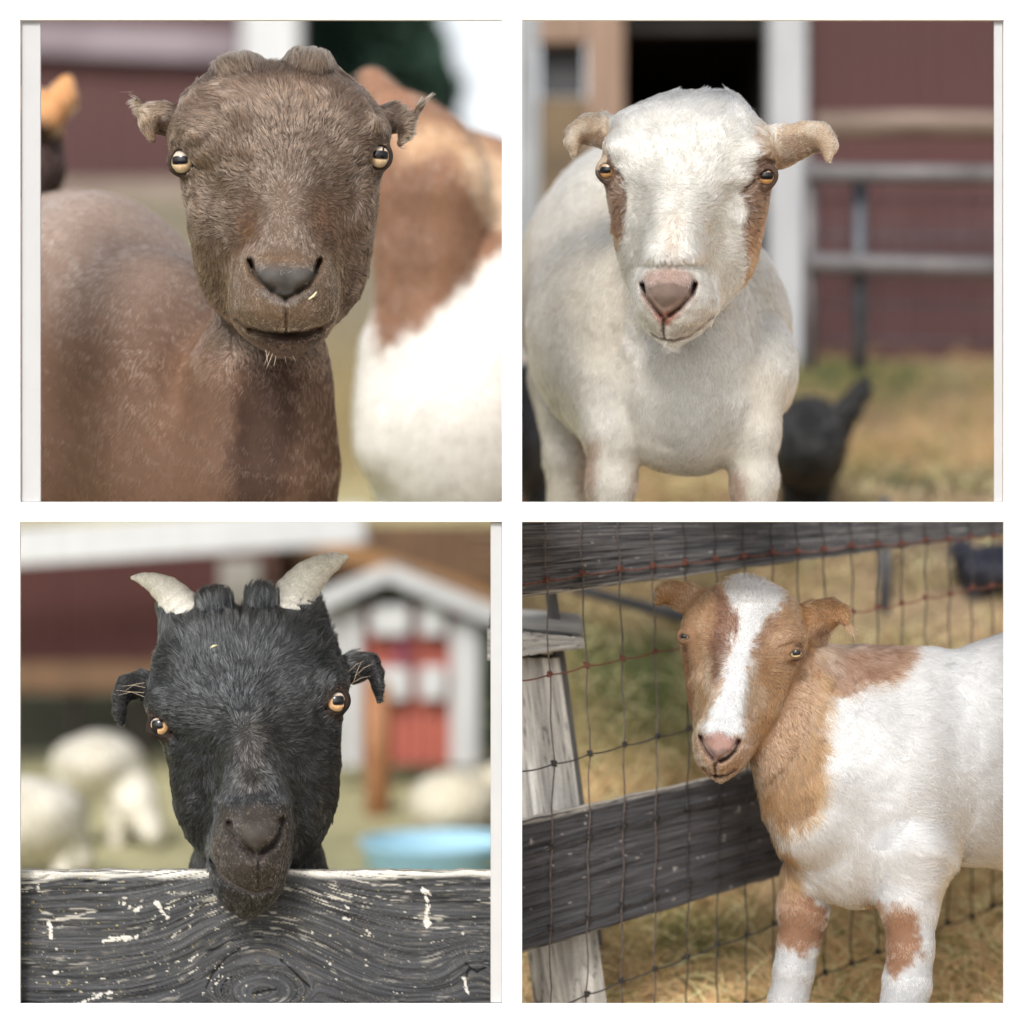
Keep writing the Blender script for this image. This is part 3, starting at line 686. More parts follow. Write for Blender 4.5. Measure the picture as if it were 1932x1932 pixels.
    def paint(P, N):
        c = np.repeat(white[None]*.92, len(P), 0)*(1+.06*fbm(P/120, 3, 3))[:, None]
        hd = sstep(-330, -230, P[:, 2])
        c = mixc(c, lin('#efe6d6'), (1-hd)*sstep(.2, .8, vnoise(P/260, 8)*.5+.5))
        chest = patch(P, [(640, 1200), (760, 1200), (780, 1600), (620, 1600)], 70, 30)*(1-hd); c = mixc(c, lin('#cdbda6'), chest*.7)
        lg = patch(P, [(150, 1750), (270, 1700), (260, 2100), (140, 2100)], 30, 20)+patch(P, [(430, 1850), (540, 1850), (540, 2100), (420, 2100)], 30, 20)+patch(P, [(780, 1850), (880, 1850), (890, 2100), (780, 2100)], 30, 20)
        c = mixc(c, lin('#b98f78'), np.clip(lg, 0, 1)*.7*(1-hd))
        rid = np.exp(-((P[:, 0]-615)/38)**2)*sstep(740, 820, P[:, 1])*sstep(1000, 900, P[:, 1])*hd; c = mixc(c, lin('#d9bfa8'), rid*.6)
        bp = patch(P, [(300, 500), (352, 540), (385, 600), (425, 650), (424, 760), (408, 860), (378, 925), (330, 900)], 9, 9, 4, 18)
        bp = np.maximum(bp, patch(P, [(868, 690), (925, 640), (945, 560), (975, 490), (1000, 470), (1060, 600), (1040, 800), (960, 1000), (880, 1085), (905, 980), (892, 900), (882, 830), (905, 760)], 9, 9, 5, 18))
        bp *= (P[:, 2] > -230)
        c = mixc(c, lerp(lin('#7d6150')[None], lin('#a5795a')[None], sstep(750, 950, P[:, 1])[:, None]), bp)
        tb = patch(P, [(935, 400), (985, 420), (1010, 500), (970, 540), (930, 500)], 14, 10, 6, 20)*hd; c = mixc(c, lin('#cfa983'), tb*.85)
        lids = np.zeros(len(P), np.float32)
        for (cc, r, lk, tl) in eyes: lids = np.maximum(lids, sstep(r*1.75, r*1.2, np.linalg.norm(P-np.array(cc), axis=1)))
        c = mixc(c, lin('#6e5448'), lids*.9)
        dk = np.zeros(len(P), np.float32)
        for (cc, r, lk, tl) in eyes: dk = np.maximum(dk, sstep(r*1.2, r*1.05, np.linalg.norm(P-np.array(cc), axis=1)))
        c = mixc(c, lin('#2a1d1a'), dk*.8)
        ear = ((P[:, 0] < 345) | (P[:, 0] > 1018))*(P[:, 1] < 600)*(P[:, 2] > -230); c = mixc(c, lin('#c7a684'), ear*.85)
        c = mixc(c, lin('#e0cfb8'), ear*sstep(.1, .5, vnoise(P/40, 12))*.7)
        ein = np.maximum(patch(P, [(1030, 480), (1100, 460), (1190, 490), (1200, 540), (1130, 550), (1060, 590), (1030, 560)], 16, 10), patch(P, [(225, 440), (320, 430), (335, 500), (270, 480), (225, 500)], 14, 8))*ear; c = mixc(c, lin('#86674e'), ein*.75)
        nose = patch(P, [(478, 1040), (520, 1000), (600, 985), (680, 1005), (718, 1045), (700, 1110), (640, 1180), (600, 1215), (560, 1200), (505, 1130)], 14, 6, nsc=20)*(P[:, 2] > 180)
        c = mixc(c, lin('#b08c7e'), nose*.85)
        gp = patch(P, [(505, 1055), (600, 1045), (690, 1060), (660, 1110), (590, 1145), (545, 1110)], 10, 10, 3, 20)*(P[:, 2] > 250); c = mixc(c, lin('#7d6a60'), gp*.75)
        po = patch(P, [(545, 1165), (635, 1160), (600, 1210), (570, 1210)], 8, 4)*(P[:, 2] > 180); c = mixc(c, lin('#b5745f'), po*.7)
        lp = np.exp(-(seg_dist2(P[:, :2].astype(np.float32), [(522, 1245), (570, 1264), (620, 1270), (675, 1255), (730, 1215), (765, 1182)])/10)**2)*(P[:, 2] > 60); c = mixc(c, lin('#8a6a5e'), lp*.7)
        ul = patch(P, [(490, 1180), (560, 1215), (600, 1220), (680, 1200), (740, 1190), (700, 1240), (620, 1268), (540, 1250)], 16, 8)*(P[:, 2] > 180); c = mixc(c, lin('#a39288'), ul*.5)
        ns = np.exp(-(seg_dist2(P[:, :2].astype(np.float32), [(494, 1045), (510, 1100), (545, 1145), (580, 1185), (580, 1255)])/8)**2)+np.exp(-(seg_dist2(P[:, :2].astype(np.float32), [(702, 1048), (690, 1095), (650, 1140), (590, 1185)])/8)**2)
        c = mixc(c, lin('#4a302a'), np.clip(ns, 0, 1)*.75*(P[:, 2] > 180))
        return c
    V, Q, N = finish_goat(goat2, sk, ((140, 240, -150), (1280, 1330, 430)), 5.5, 22, paint, under=.5)
    def keep(P):
        m = np.ones(len(P), bool)
        for (cc, r, lk, tl) in eyes: m &= np.linalg.norm(P-np.array(cc), axis=1) > r*1.28
        pad = patch(P, [(505, 1065), (600, 1035), (695, 1065), (650, 1150), (590, 1200), (540, 1150)], 16, 4)*(P[:, 2] > 200)
        return m & (pad < .3+.5*np.random.default_rng(1).random(len(P)))
    def ln(P):
        L = np.full(len(P), 34.); mz = sstep(940, 1010, P[:, 1])*(P[:, 2] > 120); L = lerp(L, 13., mz)
        L = lerp(L, 52., sstep(520, 300, P[:, 1])); L = np.where(((P[:, 0] < 330) | (P[:, 0] > 1025))*(P[:, 1] < 600), 16., L)
        ed = np.minimum(np.linalg.norm(P-np.array(eyes[0][0]), axis=1), np.linalg.norm(P-np.array(eyes[1][0]), axis=1)); return L*(.25+.75*sstep(50, 130, ed))
    fl = radial_flow((640, 720), body_dir=(-.2, .9, -.2), head_box=(0, 0, 0, 1400, -330))
    grow_fur('fur', goat2, V, Q, N, paint, fl, 100000, ln, .00019, lambda P, n: front_region(-330)(P, n)*sstep(1450, 1270, P[:, 1]), lift=.2, wave=.6, seed=12, clump=18, keep=keep, var=.11, tipmul=1.06, clumpv=.24, hi=(.4, 1.14), turb=110)
    grow_fur('body_fur', goat2, V, Q, N, paint, fl, 50000, lambda P: np.full(len(P), 45.), .00024, lambda P, n: front_region(-3000)(P, n)*((P[:, 2] < -240) | (P[:, 1] > 1270)), lift=.1, wave=.12, seed=13, var=.06, tipmul=1)
build_goat2()
# ------------------------------------------------------------------ the black horned goat (lower left bay)
M3 = bay_matrix(3)
goat3 = empty('goat', label='black goat with two pale grey horns resting its chin on the weathered board', cat='goat', M=M3)
def build_goat3():
    sk = Skin()
    sk.cone((940, 950, -330), 200, (960, 1500, -520), 270, k=60, persp=True)
    sk.cone((960, 1450, -520), 260, (980, 2100, -650), 380, k=90, persp=True)
    sk.cone((980, 2050, -900), 420, (1000, 2080, -2000), 440, k=120, persp=True)
    for x in (760, 1150): sk.cone((x, 2300, -750), 120, (x, 3000, -750), 70, k=60, persp=True)
    for x in (760, 1200): sk.cone((x, 2300, -2100), 150, (x, 3000, -2100), 70, k=60, persp=True)
    rows = [(330, 640, 1190, -60, -140, -230), (352, 590, 1210, -10, -130, -300), (375, 570, 1222, 40, -120, -340), (400, 562, 1236, 80, -110, -370), (450, 556, 1254, 110, -100, -390),
            (500, 548, 1272, 135, -90, -400), (550, 538, 1290, 152, -80, -400), (600, 531, 1304, 166, -72, -400), (650, 524, 1308, 176, -65, -400), (700, 516, 1306, 185, -60, -400), (750, 516, 1298, 194, -55, -400),
            (800, 530, 1292, 186, -50, -400), (850, 556, 1288, 176, -45, -400), (900, 575, 1287, 166, -45, -400), (950, 591, 1285, 156, -45, -400), (1000, 603, 1284, 146, -45, -400), (1050, 609, 1282, 136, -45, -400),
            (1100, 615, 1275, 126, -45, -395), (1150, 624, 1263, 114, -50, -390), (1200, 640, 1246, 96, -55, -380), (1250, 664, 1228, 76, -65, -360), (1300, 700, 1200, 50, -80, -340), (1350, 755, 1158, 10, -100, -310), (1400, 840, 1100, -20, -140, -260)]
    sk.slices(rows, n=2.1, k=40)
    sk.ell((775, 360, -90), (88, 92, 130), k=28); sk.ell((970, 345, -90), (78, 92, 120), k=28)
    sk.cone((655, 420, -110), 98, (645, 385, -115), 84, k=24); sk.cone((1130, 400, -110), 100, (1115, 350, -115), 96, k=24)
    sk.ell((875, 318, -60), (26, 62, 160), k=14, sub=True)
    sk.slices([(600, 800, 990, 172, 40, -100), (750, 810, 1010, 215, 60, -100), (850, 815, 1025, 248, 70, -100), (950, 815, 1050, 288, 80, -100), (1050, 810, 1070, 335, 80, -100), (1120, 805, 1080, 368, 80, -100)], n=2.2, k=55)
    sk.slices([(1020, 880, 1010, 240, 60, -120), (1060, 850, 1050, 310, 60, -120), (1100, 808, 1085, 358, 60, -120), (1150, 786, 1103, 398, 60, -120), (1200, 772, 1106, 420, 60, -120), (1250, 758, 1102, 432, 60, -120), (1300, 747, 1094, 430, 60, -120),
               (1350, 758, 1085, 420, 60, -120), (1400, 766, 1072, 400, 160, 40), (1450, 778, 1056, 372, 210, 75), (1500, 805, 1026, 330, 210, 85), (1540, 850, 980, 290, 200, 100), (1565, 890, 935, 240, 180, 120)], n=2.25, k=48)
    sk.bump((945, 1230, 430), (85, 60, 90), 18); sk.bump((950, 1040, 320), (110, 30, 90), 12); sk.bump((890, 1370, 400), (70, 50, 90), 12); sk.bump((1010, 1360, 400), (60, 50, 90), 12)
    sk.bump((560, 720, 60), (70, 70, 110), 26); sk.bump((1270, 640, 60), (80, 60, 110), 34)
    sk.bump((660, 880, 130), (70, 80, 100), -18); sk.bump((1190, 830, 130), (70, 80, 100), -18)
    sk.bump((750, 1130, 200), (45, 150, 110), -34); sk.bump((1130, 1130, 200), (40, 150, 110), -34); sk.bump((728, 1230, 180), (34, 150, 150), -34); sk.bump((1124, 1260, 180), (34, 150, 150), -34)
    sk.bump((880, 450, 110), (30, 110, 100), -14); sk.bump((690, 480, 90), (24, 80, 90), 9)
    sk.bump((820, 1000, 260), (20, 120, 80), 6); sk.bump((1040, 960, 260), (24, 120, 80), 6)
    # drooping ears
    sk.chain([(570, 675, -130, 62), (490, 648, -140, 56), (432, 655, -120, 44), (404, 700, -95, 30), (402, 750, -80, 22), (410, 803, -70, 12)], k=20, ws=1.6)
    sk.cone((500, 690, -55), 40, (455, 760, -45), 28, k=8, sub=True, ws=1.1)
    sk.chain([(1270, 600, -130, 66), (1345, 580, -140, 60), (1402, 572, -120, 46), (1432, 610, -95, 28), (1442, 665, -80, 20), (1446, 718, -70, 10)], k=20, ws=1.6)
    sk.cone((1350, 620, -55), 42, (1392, 690, -45), 22, k=8, sub=True, ws=1.1)
    sk.groove([(845, 1195), (870, 1240), (905, 1285), (935, 1310)], 13, 24, 180); sk.groove([(1045, 1185), (1035, 1235), (1005, 1280), (970, 1308)], 13, 24, 180)
    sk.groove([(958, 1318), (958, 1440)], 5, 10, 200)
    sk.groove([(770, 1335), (800, 1378), (845, 1415), (900, 1445), (950, 1460), (1000, 1446)], 9, 20, 60)
    eyes = [((568, 812, 22), 49, (-.25, 0, .96), -.12), ((1266, 722, 34), 50, (.2, 0, .97), -.02)]
    for (c, r, look, tl), (ow, oh) in zip(eyes, [(34, 38), (35, 41)]): add_eye_socket(sk, c, r, look, ow, oh, tl, lid=1.15)
    sk.groove([(610, 840), (640, 870)], 9, 12, 0); sk.groove([(1225, 750), (1180, 770)], 9, 14, 0)
    sk.wrinkle(60, 4, seed=24); sk.wrinkle(22, 1.6, seed=29)
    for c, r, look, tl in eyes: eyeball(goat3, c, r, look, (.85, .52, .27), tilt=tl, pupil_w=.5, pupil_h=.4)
    def paint(P, N):
        n1 = fbm(P/90, 3, 3)
        c = np.repeat(lin('#34373b')[None]*.8, len(P), 0)*(1+.35*n1)[:, None]
        c = mixc(c, lin('#1b1b1c'), np.maximum(sstep(900, 640, P[:, 0])*sstep(850, 950, P[:, 1]), sstep(1080, 1180, P[:, 0])*sstep(780, 900, P[:, 1]))*.7)
        c = mixc(c, lin('#57504a'), np.exp(-((P[:, 0]-925)/60)**2)*sstep(760, 860, P[:, 1])*sstep(1120, 1040, P[:, 1])*.6)
        mz = patch(P, [(810, 1130), (1080, 1130), (1095, 1300), (1050, 1440), (960, 1470), (800, 1400), (770, 1280)], 30, 14)*(P[:, 2] > 150)
        c = mixc(c, lin('#5b5049'), mz*.75)
        pad = patch(P, [(855, 1200), (940, 1190), (1042, 1185), (1015, 1250), (955, 1312), (900, 1270)], 12, 8)*(P[:, 2] > 250); c = mixc(c, lin('#6d655f'), pad*.8)
        fl = (vnoise(P/9, 41) > .62)*mz; c = mixc(c, lin('#a58a70'), fl*.5)
        chin = patch(P, [(780, 1440), (1060, 1450), (1000, 1570), (850, 1570)], 20, 10)*(P[:, 2] > 50); c = mixc(c, lin('#3b3532'), chin*.7)
        lp = np.exp(-(seg_dist2(P[:, :2].astype(np.float32), [(800, 1378), (845, 1415), (900, 1445), (950, 1460), (1000, 1446)])/9)**2)*(P[:, 2] > 60); c = mixc(c, lin('#8d7f76'), lp*.6)
        for (cc, r, lk, tl) in eyes:
            dd = np.linalg.norm(P-np.array(cc), axis=1); c = mixc(c, lin('#5a4238'), sstep(r*1.9, r*1.2, dd)*.7); c = mixc(c, lin('#141010'), sstep(r*1.2, r*1.05, dd)*.8)
        ear = ((P[:, 0] < 500) | (P[:, 0] > 1330))*(P[:, 1] < 830); c = mixc(c, lin('#202022'), ear*.9)
        return c
    V, Q, N = finish_goat(goat3, sk, ((380, 260, -150), (1470, 1590, 450)), 5.5, 24, paint, under=.35)
    def keep(P):
        m = np.ones(len(P), bool)
        for (cc, r, lk, tl) in eyes: m &= np.linalg.norm(P-np.array(cc), axis=1) > r*1.22
        return m & ((patch(P, [(870, 1205), (1030, 1195), (955, 1300)], 16, 5)*(P[:, 2] > 200)) < .3+.5*np.random.default_rng(1).random(len(P)))
    def ln(P):
        L = np.full(len(P), 32.); mz = sstep(1050, 1130, P[:, 1])*(P[:, 2] > 150); L = lerp(L, 11., mz); L = lerp(L, 26., sstep(1450, 1520, P[:, 1]))
        L = lerp(L, 70., sstep(640, 400, P[:, 1]))
        L = np.where((P[:, 0] < 500) | (P[:, 0] > 1330), 18, L)
        ed = np.minimum(np.linalg.norm(P-np.array(eyes[0][0]), axis=1), np.linalg.norm(P-np.array(eyes[1][0]), axis=1)); return L*(.25+.75*sstep(50, 130, ed))
    fl = radial_flow((895, 800), body_dir=(0, 1, -.2), head_box=(0, 0, 0, 1600, -330))
    grow_fur('fur', goat3, V, Q, N, paint, fl, 110000, ln, .00018, lambda P, n: front_region(-700)(P, n)*(P[:, 1] < 1600), lift=.2, wave=.4, seed=22, clump=18, keep=keep, var=.3, tipmul=1.5, clumpv=.4, hi=(.26, 3.6), turb=110)
    bits = []
    for (u, v, du, dv) in [(505, 660, -95, -5), (500, 680, -100, 10), (510, 700, -120, -30), (500, 640, -70, 30), (1320, 600, 60, -40), (1340, 640, 30, -75), (1345, 620, 70, -50), (1330, 650, 80, -30)]:
        bits.append(tube_vf([tuple(x) for x in to_m(np.array([(u, v, -20), (u+du*.5, v+dv*.5-8, 0), (u+du, v+dv, 5)]))], [.00022, .00018, .00008], 4))
    o = link('ear_hairs', make_mesh('ear_hairs', *join_vf(bits), M_whisk), goat3); o['kind'] = 'stuff'
    # horns with growth rings
    for pts in ([(668, 385, -115, 86), (643, 335, -112, 84), (592, 268, -110, 64), (535, 232, -108, 44), (482, 214, -106, 24), (437, 211, -104, 4)],
                [(1098, 350, -115, 98), (1108, 288, -112, 94), (1150, 222, -110, 78), (1216, 170, -108, 58), (1274, 142, -106, 36), (1326, 124, -104, 5)]):
        A = np.array(pts, float); t = np.linspace(0, len(A)-1, 90); W = np.stack([np.interp(t, range(len(A)), A[:, i]) for i in range(4)], 1)
        ker = np.hanning(19); ker /= ker.sum()
        for i in range(4): W[:, i] = np.convolve(np.pad(W[:, i], 9, 'edge'), ker, 'valid')
        q = np.arange(90)/90; W[:, 3] *= 1+.035*np.sin(q*60)*(1-q)+.03*vnoise(np.stack([q*14, q*0], 1), 3)
        Vh, Fh = tube_vf([tuple(x) for x in to_m(W[:, :3])], list(W[:, 3]*S), 40)
        Vh = np.array(Vh); nn = fbm(Vh/.004*np.array([1, 1, 1]), 4, 66); n2 = fbm(Vh/.02, 3, 67)
        cen = to_m(W[:, :3]).repeat(40, 0); Vh = cen+(Vh[:len(cen)]-cen)*(1+.05*nn[:len(cen), None])
        col = lin('#d8d4ca')[None]*(1+.22*nn[:len(cen)]+.15*n2[:len(cen)])[:, None]*(.86+.14*sstep(0, .4, q.repeat(40)))[:, None]
        o = link('horn', make_mesh('horn', Vh, Fh, M_horn, True, np.clip(col, .03, .9)), goat3)
M_horn = attr_mat('horn', rough=.6, bump=.6, bscale=1400, spec=.35, vary=.2, nscale=500)
build_goat3()

# bits of straw caught in the coats
def straw(b, pts, label):
    M = bay_matrix(b); P = to_m(np.array(pts, float)); o = link('straw_bit', make_mesh('straw_bit', *tube_vf([tuple(x) for x in P], [.0009, .0011, .0006], 6), M_straw, True)); o.matrix_world = M
    setp(o, label, 'straw')
M_straw = noise_mat('straw', (.60, .52, .30), (.80, .74, .50), 90, bump=0)
straw(1, [(1148, 1112, 455), (1168, 1098, 452), (1180, 1082, 446)], 'short pale straw stuck beside the grey nostril of the chocolate brown goat')
straw(3, [(768, 510, 160), (780, 503, 172), (794, 500, 164)], 'tiny white straw in the forehead hair of the black horned goat')
# ------------------------------------------------------------------ the brown and white goat by the wire fence (lower right bay)
M4 = bay_matrix(4)
goat4 = empty('goat', label='white goat with tan neck and white face blaze, sideways by the wire fence', cat='goat', M=M4)
def build_goat4():
    sk = Skin()
    # trunk seen from the side
    sk.cone((1500, 960, -260), 400, (2150, 900, -420), 470, k=120, ws=1.45, persp=True)
    sk.cone((2150, 900, -420), 470, (2900, 880, -700), 430, k=120, ws=1.45, persp=True)
    sk.ell((1345, 1150, -190), (318, 400, 230), k=90)
    sk.ell((1560, 1010, -150), (200, 400, 200), k=90)                      # shoulder blade
    sk.cone((1060, 640, -170), 150, (1230, 1010, -170), 285, k=70, ws=1.2)      # neck
    sk.cone((1100, 620, -230), 150, (1560, 720, -260), 230, k=90, ws=1.3)      # nape to withers
    sk.cone((1005, 900, -120), 110, (1165, 1200, -110), 172, k=60)
    sk.bump((1470, 1330, 0), (60, 130, 160), -14)
    # forelegs
    sk.chain([(1165, 1400, -270, 122), (1128, 1560, -280, 98), (1108, 1700, -280, 78), (1092, 1800, -280, 76), (1065, 1930, -280, 74), (1050, 2160, -280, 58), (1040, 2420, -280, 56), (1035, 2500, -250, 66)], k=45)
    sk.chain([(1550, 1330, -110, 190), (1545, 1520, -80, 112), (1550, 1700, -60, 84), (1535, 1830, -50, 88), (1515, 1930, -50, 80), (1505, 2200, -50, 60), (1505, 2450, -50, 56), (1500, 2540, -20, 68)], k=50)
    sk.chain([(2850, 1200, -820, 200), (2900, 1600, -820, 100), (2940, 1900, -840, 60), (2900, 2420, -840, 55)], k=50, persp=True)
    sk.chain([(2850, 1200, -520, 200), (2960, 1600, -480, 100), (2990, 1900, -480, 60), (2950, 2460, -480, 55)], k=50, persp=True)
    sk.cone((3230, 780, -700), 60, (3300, 640, -720), 25, k=40, persp=True)
    # head, turned to the onlooker's left and held low
    rows = [(214, 820, 950, -100, -150, -260), (235, 785, 1000, -60, -150, -290), (260, 730, 1050, -20, -145, -310), (300, 684, 1096, 30, -135, -330), (350, 652, 1124, 70, -125, -340), (400, 634, 1138, 100, -115, -345),
            (450, 628, 1140, 122, -105, -350), (500, 634, 1130, 140, -100, -350), (550, 643, 1115, 155, -95, -350), (600, 650, 1098, 150, -90, -350), (650, 656, 1080, 145, -85, -350), (700, 663, 1060, 138, -80, -350),
            (760, 675, 1034, 130, -75, -340), (820, 688, 1000, 120, -70, -320), (880, 705, 960, 110, -65, -290), (930, 730, 920, 90, -60, -250)]
    sk.slices(rows, n=2.25, k=40)
    sk.slices([(330, 780, 1010, 85, 0, -100), (450, 770, 990, 150, 20, -100), (600, 745, 955, 215, 40, -100), (700, 728, 935, 258, 50, -100), (800, 712, 920, 305, 50, -100), (860, 702, 912, 340, 50, -100)], n=2.2, k=50)
    sk.slices([(800, 715, 935, 290, 30, -120), (850, 694, 938, 330, 40, -120), (900, 686, 936, 360, 40, -120), (940, 692, 918, 366, 40, -120), (975, 706, 893, 352, 40, -110), (1005, 730, 862, 322, 30, -90), (1025, 757, 836, 280, 20, -60), (1036, 780, 815, 240, 10, -40)], n=2.25, k=26)
    sk.bump((795, 905, 370), (60, 45, 80), 14)
    sk.bump((670, 415, 40), (60, 45, 90), 16); sk.bump((1090, 470, 50), (65, 50, 100), 26)
    sk.bump((1080, 585, 90), (70, 50, 90), 10); sk.bump((730, 560, 120), (50, 70, 90), -12); sk.bump((1010, 640, 130), (60, 90, 90), -14)
    sk.bump((820, 300, 50), (40, 60, 80), -6); sk.bump((960, 850, 150), (50, 90, 100), -16); sk.bump((880, 260, -20), (70, 50, 90), 12)
    # ears
    sk.chain([(720, 315, -130, 62), (650, 294, -140, 60), (592, 276, -140, 48), (554, 284, -115, 30), (538, 318, -100, 13)], k=20, ws=1.6)
    sk.cone((622, 335, -62), 28, (574, 322, -62), 24, k=8, sub=True, ws=1.0)
    sk.chain([(1120, 410, -150, 84), (1180, 378, -170, 76), (1240, 350, -170, 54), (1284, 354, -140, 32), (1302, 402, -120, 12)], k=22, ws=1.6)
    sk.cone((1215, 420, -88), 32, (1264, 390, -88), 24, k=8, sub=True, ws=1.0)
    # nose, mouth
    sk.groove([(722, 862), (730, 895), (750, 925), (768, 945)], 9, 20, 150); sk.groove([(870, 882), (858, 915), (828, 945), (802, 958)], 9, 20, 150)
    sk.groove([(780, 968), (780, 1015)], 5, 8, 150)
    sk.groove([(728, 985), (752, 1008), (785, 1018), (820, 1012), (858, 990)], 7, 13, 60)
    eyes = [((656, 462, 34), 30, (-.35, .05, .93), .0), ((1096, 527, 62), 31, (.1, .05, .98), -.12)]
    for (c, r, look, tl), (ow, oh) in zip(eyes, [(19, 13), (22, 14)]): add_eye_socket(sk, c, r, look, ow, oh, tl, lid=1.22)
    sk.groove([(1040, 575), (1075, 568), (1120, 560)], 8, 7, 0); sk.groove([(1040, 505), (1085, 490), (1130, 500)], 8, 7, 0)
    sk.wrinkle(90, 3.0, seed=34); sk.wrinkle(24, 1.3, seed=39)
    sk.clip(world_clip(M4, [lambda W: W[:, 2]+.004]))
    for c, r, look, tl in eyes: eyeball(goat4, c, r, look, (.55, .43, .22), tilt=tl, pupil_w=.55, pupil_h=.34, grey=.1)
    tan, dtan, white = lin('#a87a50'), lin('#8a6450'), lin('#e9ebee')
    def paint(P, N):
        n1 = fbm(P/100, 3, 3)
        c = np.repeat(white[None]*.84, len(P), 0)
        front = P[:, 2] > -420
        nk = patch(P, [(480, 150), (790, 180), (1050, 180), (1140, 180), (1360, 180), (1420, 420), (1575, 480), (1530, 545), (1430, 640), (1280, 690), (1215, 700), (1200, 780), (1212, 1000), (1185, 1150), (1140, 1215), (1080, 1238), (1010, 1195), (960, 1120), (1010, 1225), (1075, 1320), (1115, 1410), (1150, 1480), (1180, 1530), (1230, 1560), (1230, 1680), (1130, 1720), (1010, 1700), (980, 1300), (870, 1080), (860, 1040), (680, 1060), (600, 800)], 22, 34, 4, 40)
        nk = np.maximum(nk, patch(P, [(1330, 1490), (1460, 1530), (1500, 1500), (1570, 1540), (1595, 1640), (1570, 1740), (1500, 1795), (1460, 1760), (1445, 1600)], 20, 32, 5, 40))
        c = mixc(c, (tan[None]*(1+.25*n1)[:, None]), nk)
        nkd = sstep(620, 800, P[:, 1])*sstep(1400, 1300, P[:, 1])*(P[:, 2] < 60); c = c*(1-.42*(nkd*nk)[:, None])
        sd = patch(P, [(1180, 420), (1420, 400), (1600, 460), (1540, 560), (1440, 650), (1290, 700), (1210, 620), (1170, 520)], 30, 25, 6, 50); c = mixc(c, lin('#7a5a4a'), sd*.9*nk)
        c = mixc(c, lin('#c9b39f'), patch(P, [(1150, 440), (1330, 460), (1250, 560), (1160, 560)], 40, 30)*.4)
        lg = sstep(1380, 1580, P[:, 1])*nk; c = mixc(c, lin('#9c755e'), lg*.8)
        hd = (P[:, 2] > -220)*(P[:, 1] < 1060)*(P[:, 0] < 1150)
        c = mixc(c, lin('#a98466'), sstep(1.05, .85, ((P[:, 0]-850)/330)**2+((P[:, 1]-620)/460)**2)*sstep(-200, -60, P[:, 2])*.8*nk)
        frost = hd*sstep(-.3, .4, vnoise(P*np.array([1/26, 1/120, 1/60], np.float32), 12)); c = mixc(c, lin('#d8c3ae'), frost*.5*patch(P, [(680, 520), (900, 500), (960, 520), (1010, 700), (900, 850), (700, 850)], 40, 20))
        st = patch(P, [(770, 250), (810, 290), (860, 350), (890, 400), (850, 480), (810, 600), (790, 680), (770, 640), (760, 500), (780, 400)], 16, 14, 7, 30)*hd; c = mixc(c, lin('#6f4c42'), st*.8)
        st2 = patch(P, [(930, 430), (1000, 370), (1020, 400), (960, 500), (920, 560)], 16, 12, 7, 30)*hd; c = mixc(c, lin('#8a6656'), st2*.55)
        ck = patch(P, [(645, 500), (690, 560), (700, 700), (690, 820), (660, 760), (640, 600)], 14, 10, 8, 30)*hd; c = mixc(c, lin('#7a4f38'), ck*.8)
        bl = patch(P, [(805, 235), (880, 190), (960, 215), (1030, 260), (1035, 320), (1000, 380), (950, 430), (925, 520), (905, 650), (905, 760), (880, 870), (800, 865), (722, 850), (760, 770), (800, 680), (825, 580), (850, 480), (875, 400), (820, 320)], 12, 22, 9, 22)*(P[:, 2] > -300)*(P[:, 1] < 900); c = mixc(c, white, bl)
        mz = patch(P, [(690, 830), (940, 850), (930, 960), (850, 1040), (740, 1030), (680, 930)], 24, 8)*(P[:, 2] > 50); c = mixc(c, lin('#c6a58c'), mz*.6*(1-bl))
        pad = patch(P, [(722, 860), (790, 842), (872, 880), (850, 925), (790, 972), (750, 935)], 8, 5, nsc=20)*(P[:, 2] > 150); c = mixc(c, lin('#c29a90'), pad*.85)
        gp = patch(P, [(735, 900), (800, 915), (850, 915), (800, 950), (765, 940)], 8, 8, 3, 18)*(P[:, 2] > 150); c = mixc(c, lin('#85706c'), gp*.7)
        ns = np.exp(-(seg_dist2(P[:, :2].astype(np.float32), [(722, 862), (730, 895), (750, 925), (780, 960), (780, 1015)])/7)**2)+np.exp(-(seg_dist2(P[:, :2].astype(np.float32), [(870, 882), (858, 915), (828, 945), (785, 964)])/7)**2)
        c = mixc(c, lin('#54383a'), np.clip(ns, 0, 1)*.8*(P[:, 2] > 150))
        lp = np.exp(-(seg_dist2(P[:, :2].astype(np.float32), [(728, 985), (752, 1008), (785, 1018), (820, 1012), (858, 990)])/7)**2)*(P[:, 2] > 60); c = mixc(c, lin('#6a4a3e'), lp*.8)
        for (cc, r, lk, tl) in eyes: c = mixc(c, lin('#4b362c'), sstep(r*1.3, r*1.02, np.linalg.norm(P-np.array(cc), axis=1))*.8)
        return c
    V, Q, N = finish_goat(goat4, sk, ((520, 200, -200), (1320, 1060, 380)), 5.5, 13, paint, under=.5, bounds=(np.array([-100, -100, -1400]), np.array([3400, 2600, 500])))
    def keep(P):
        m = np.ones(len(P), bool)
        for (cc, r, lk, tl) in eyes: m &= np.linalg.norm(P-np.array(cc), axis=1) > r*1.25
        return m & ((patch(P, [(735, 870), (790, 855), (862, 885), (790, 962)], 3, 0)*(P[:, 2] > 150)) < .5)
    def ln(P):
        L = np.full(len(P), 26.); L = lerp(L, 10., sstep(800, 870, P[:, 1])*(P[:, 2] > 50)*(P[:, 0] < 950)); L = lerp(L, 40., sstep(340, 250, P[:, 1])*(P[:, 0] > 760)*(P[:, 0] < 1050)); L = np.where(((P[:, 0] < 690)*(P[:, 1] < 350)) | (P[:, 0] > 1150), 13., L)
        ed = np.minimum(np.linalg.norm(P-np.array(eyes[0][0]), axis=1), np.linalg.norm(P-np.array(eyes[1][0]), axis=1)); return L*(.25+.75*sstep(40, 110, ed))
    fr = radial_flow((850, 520))
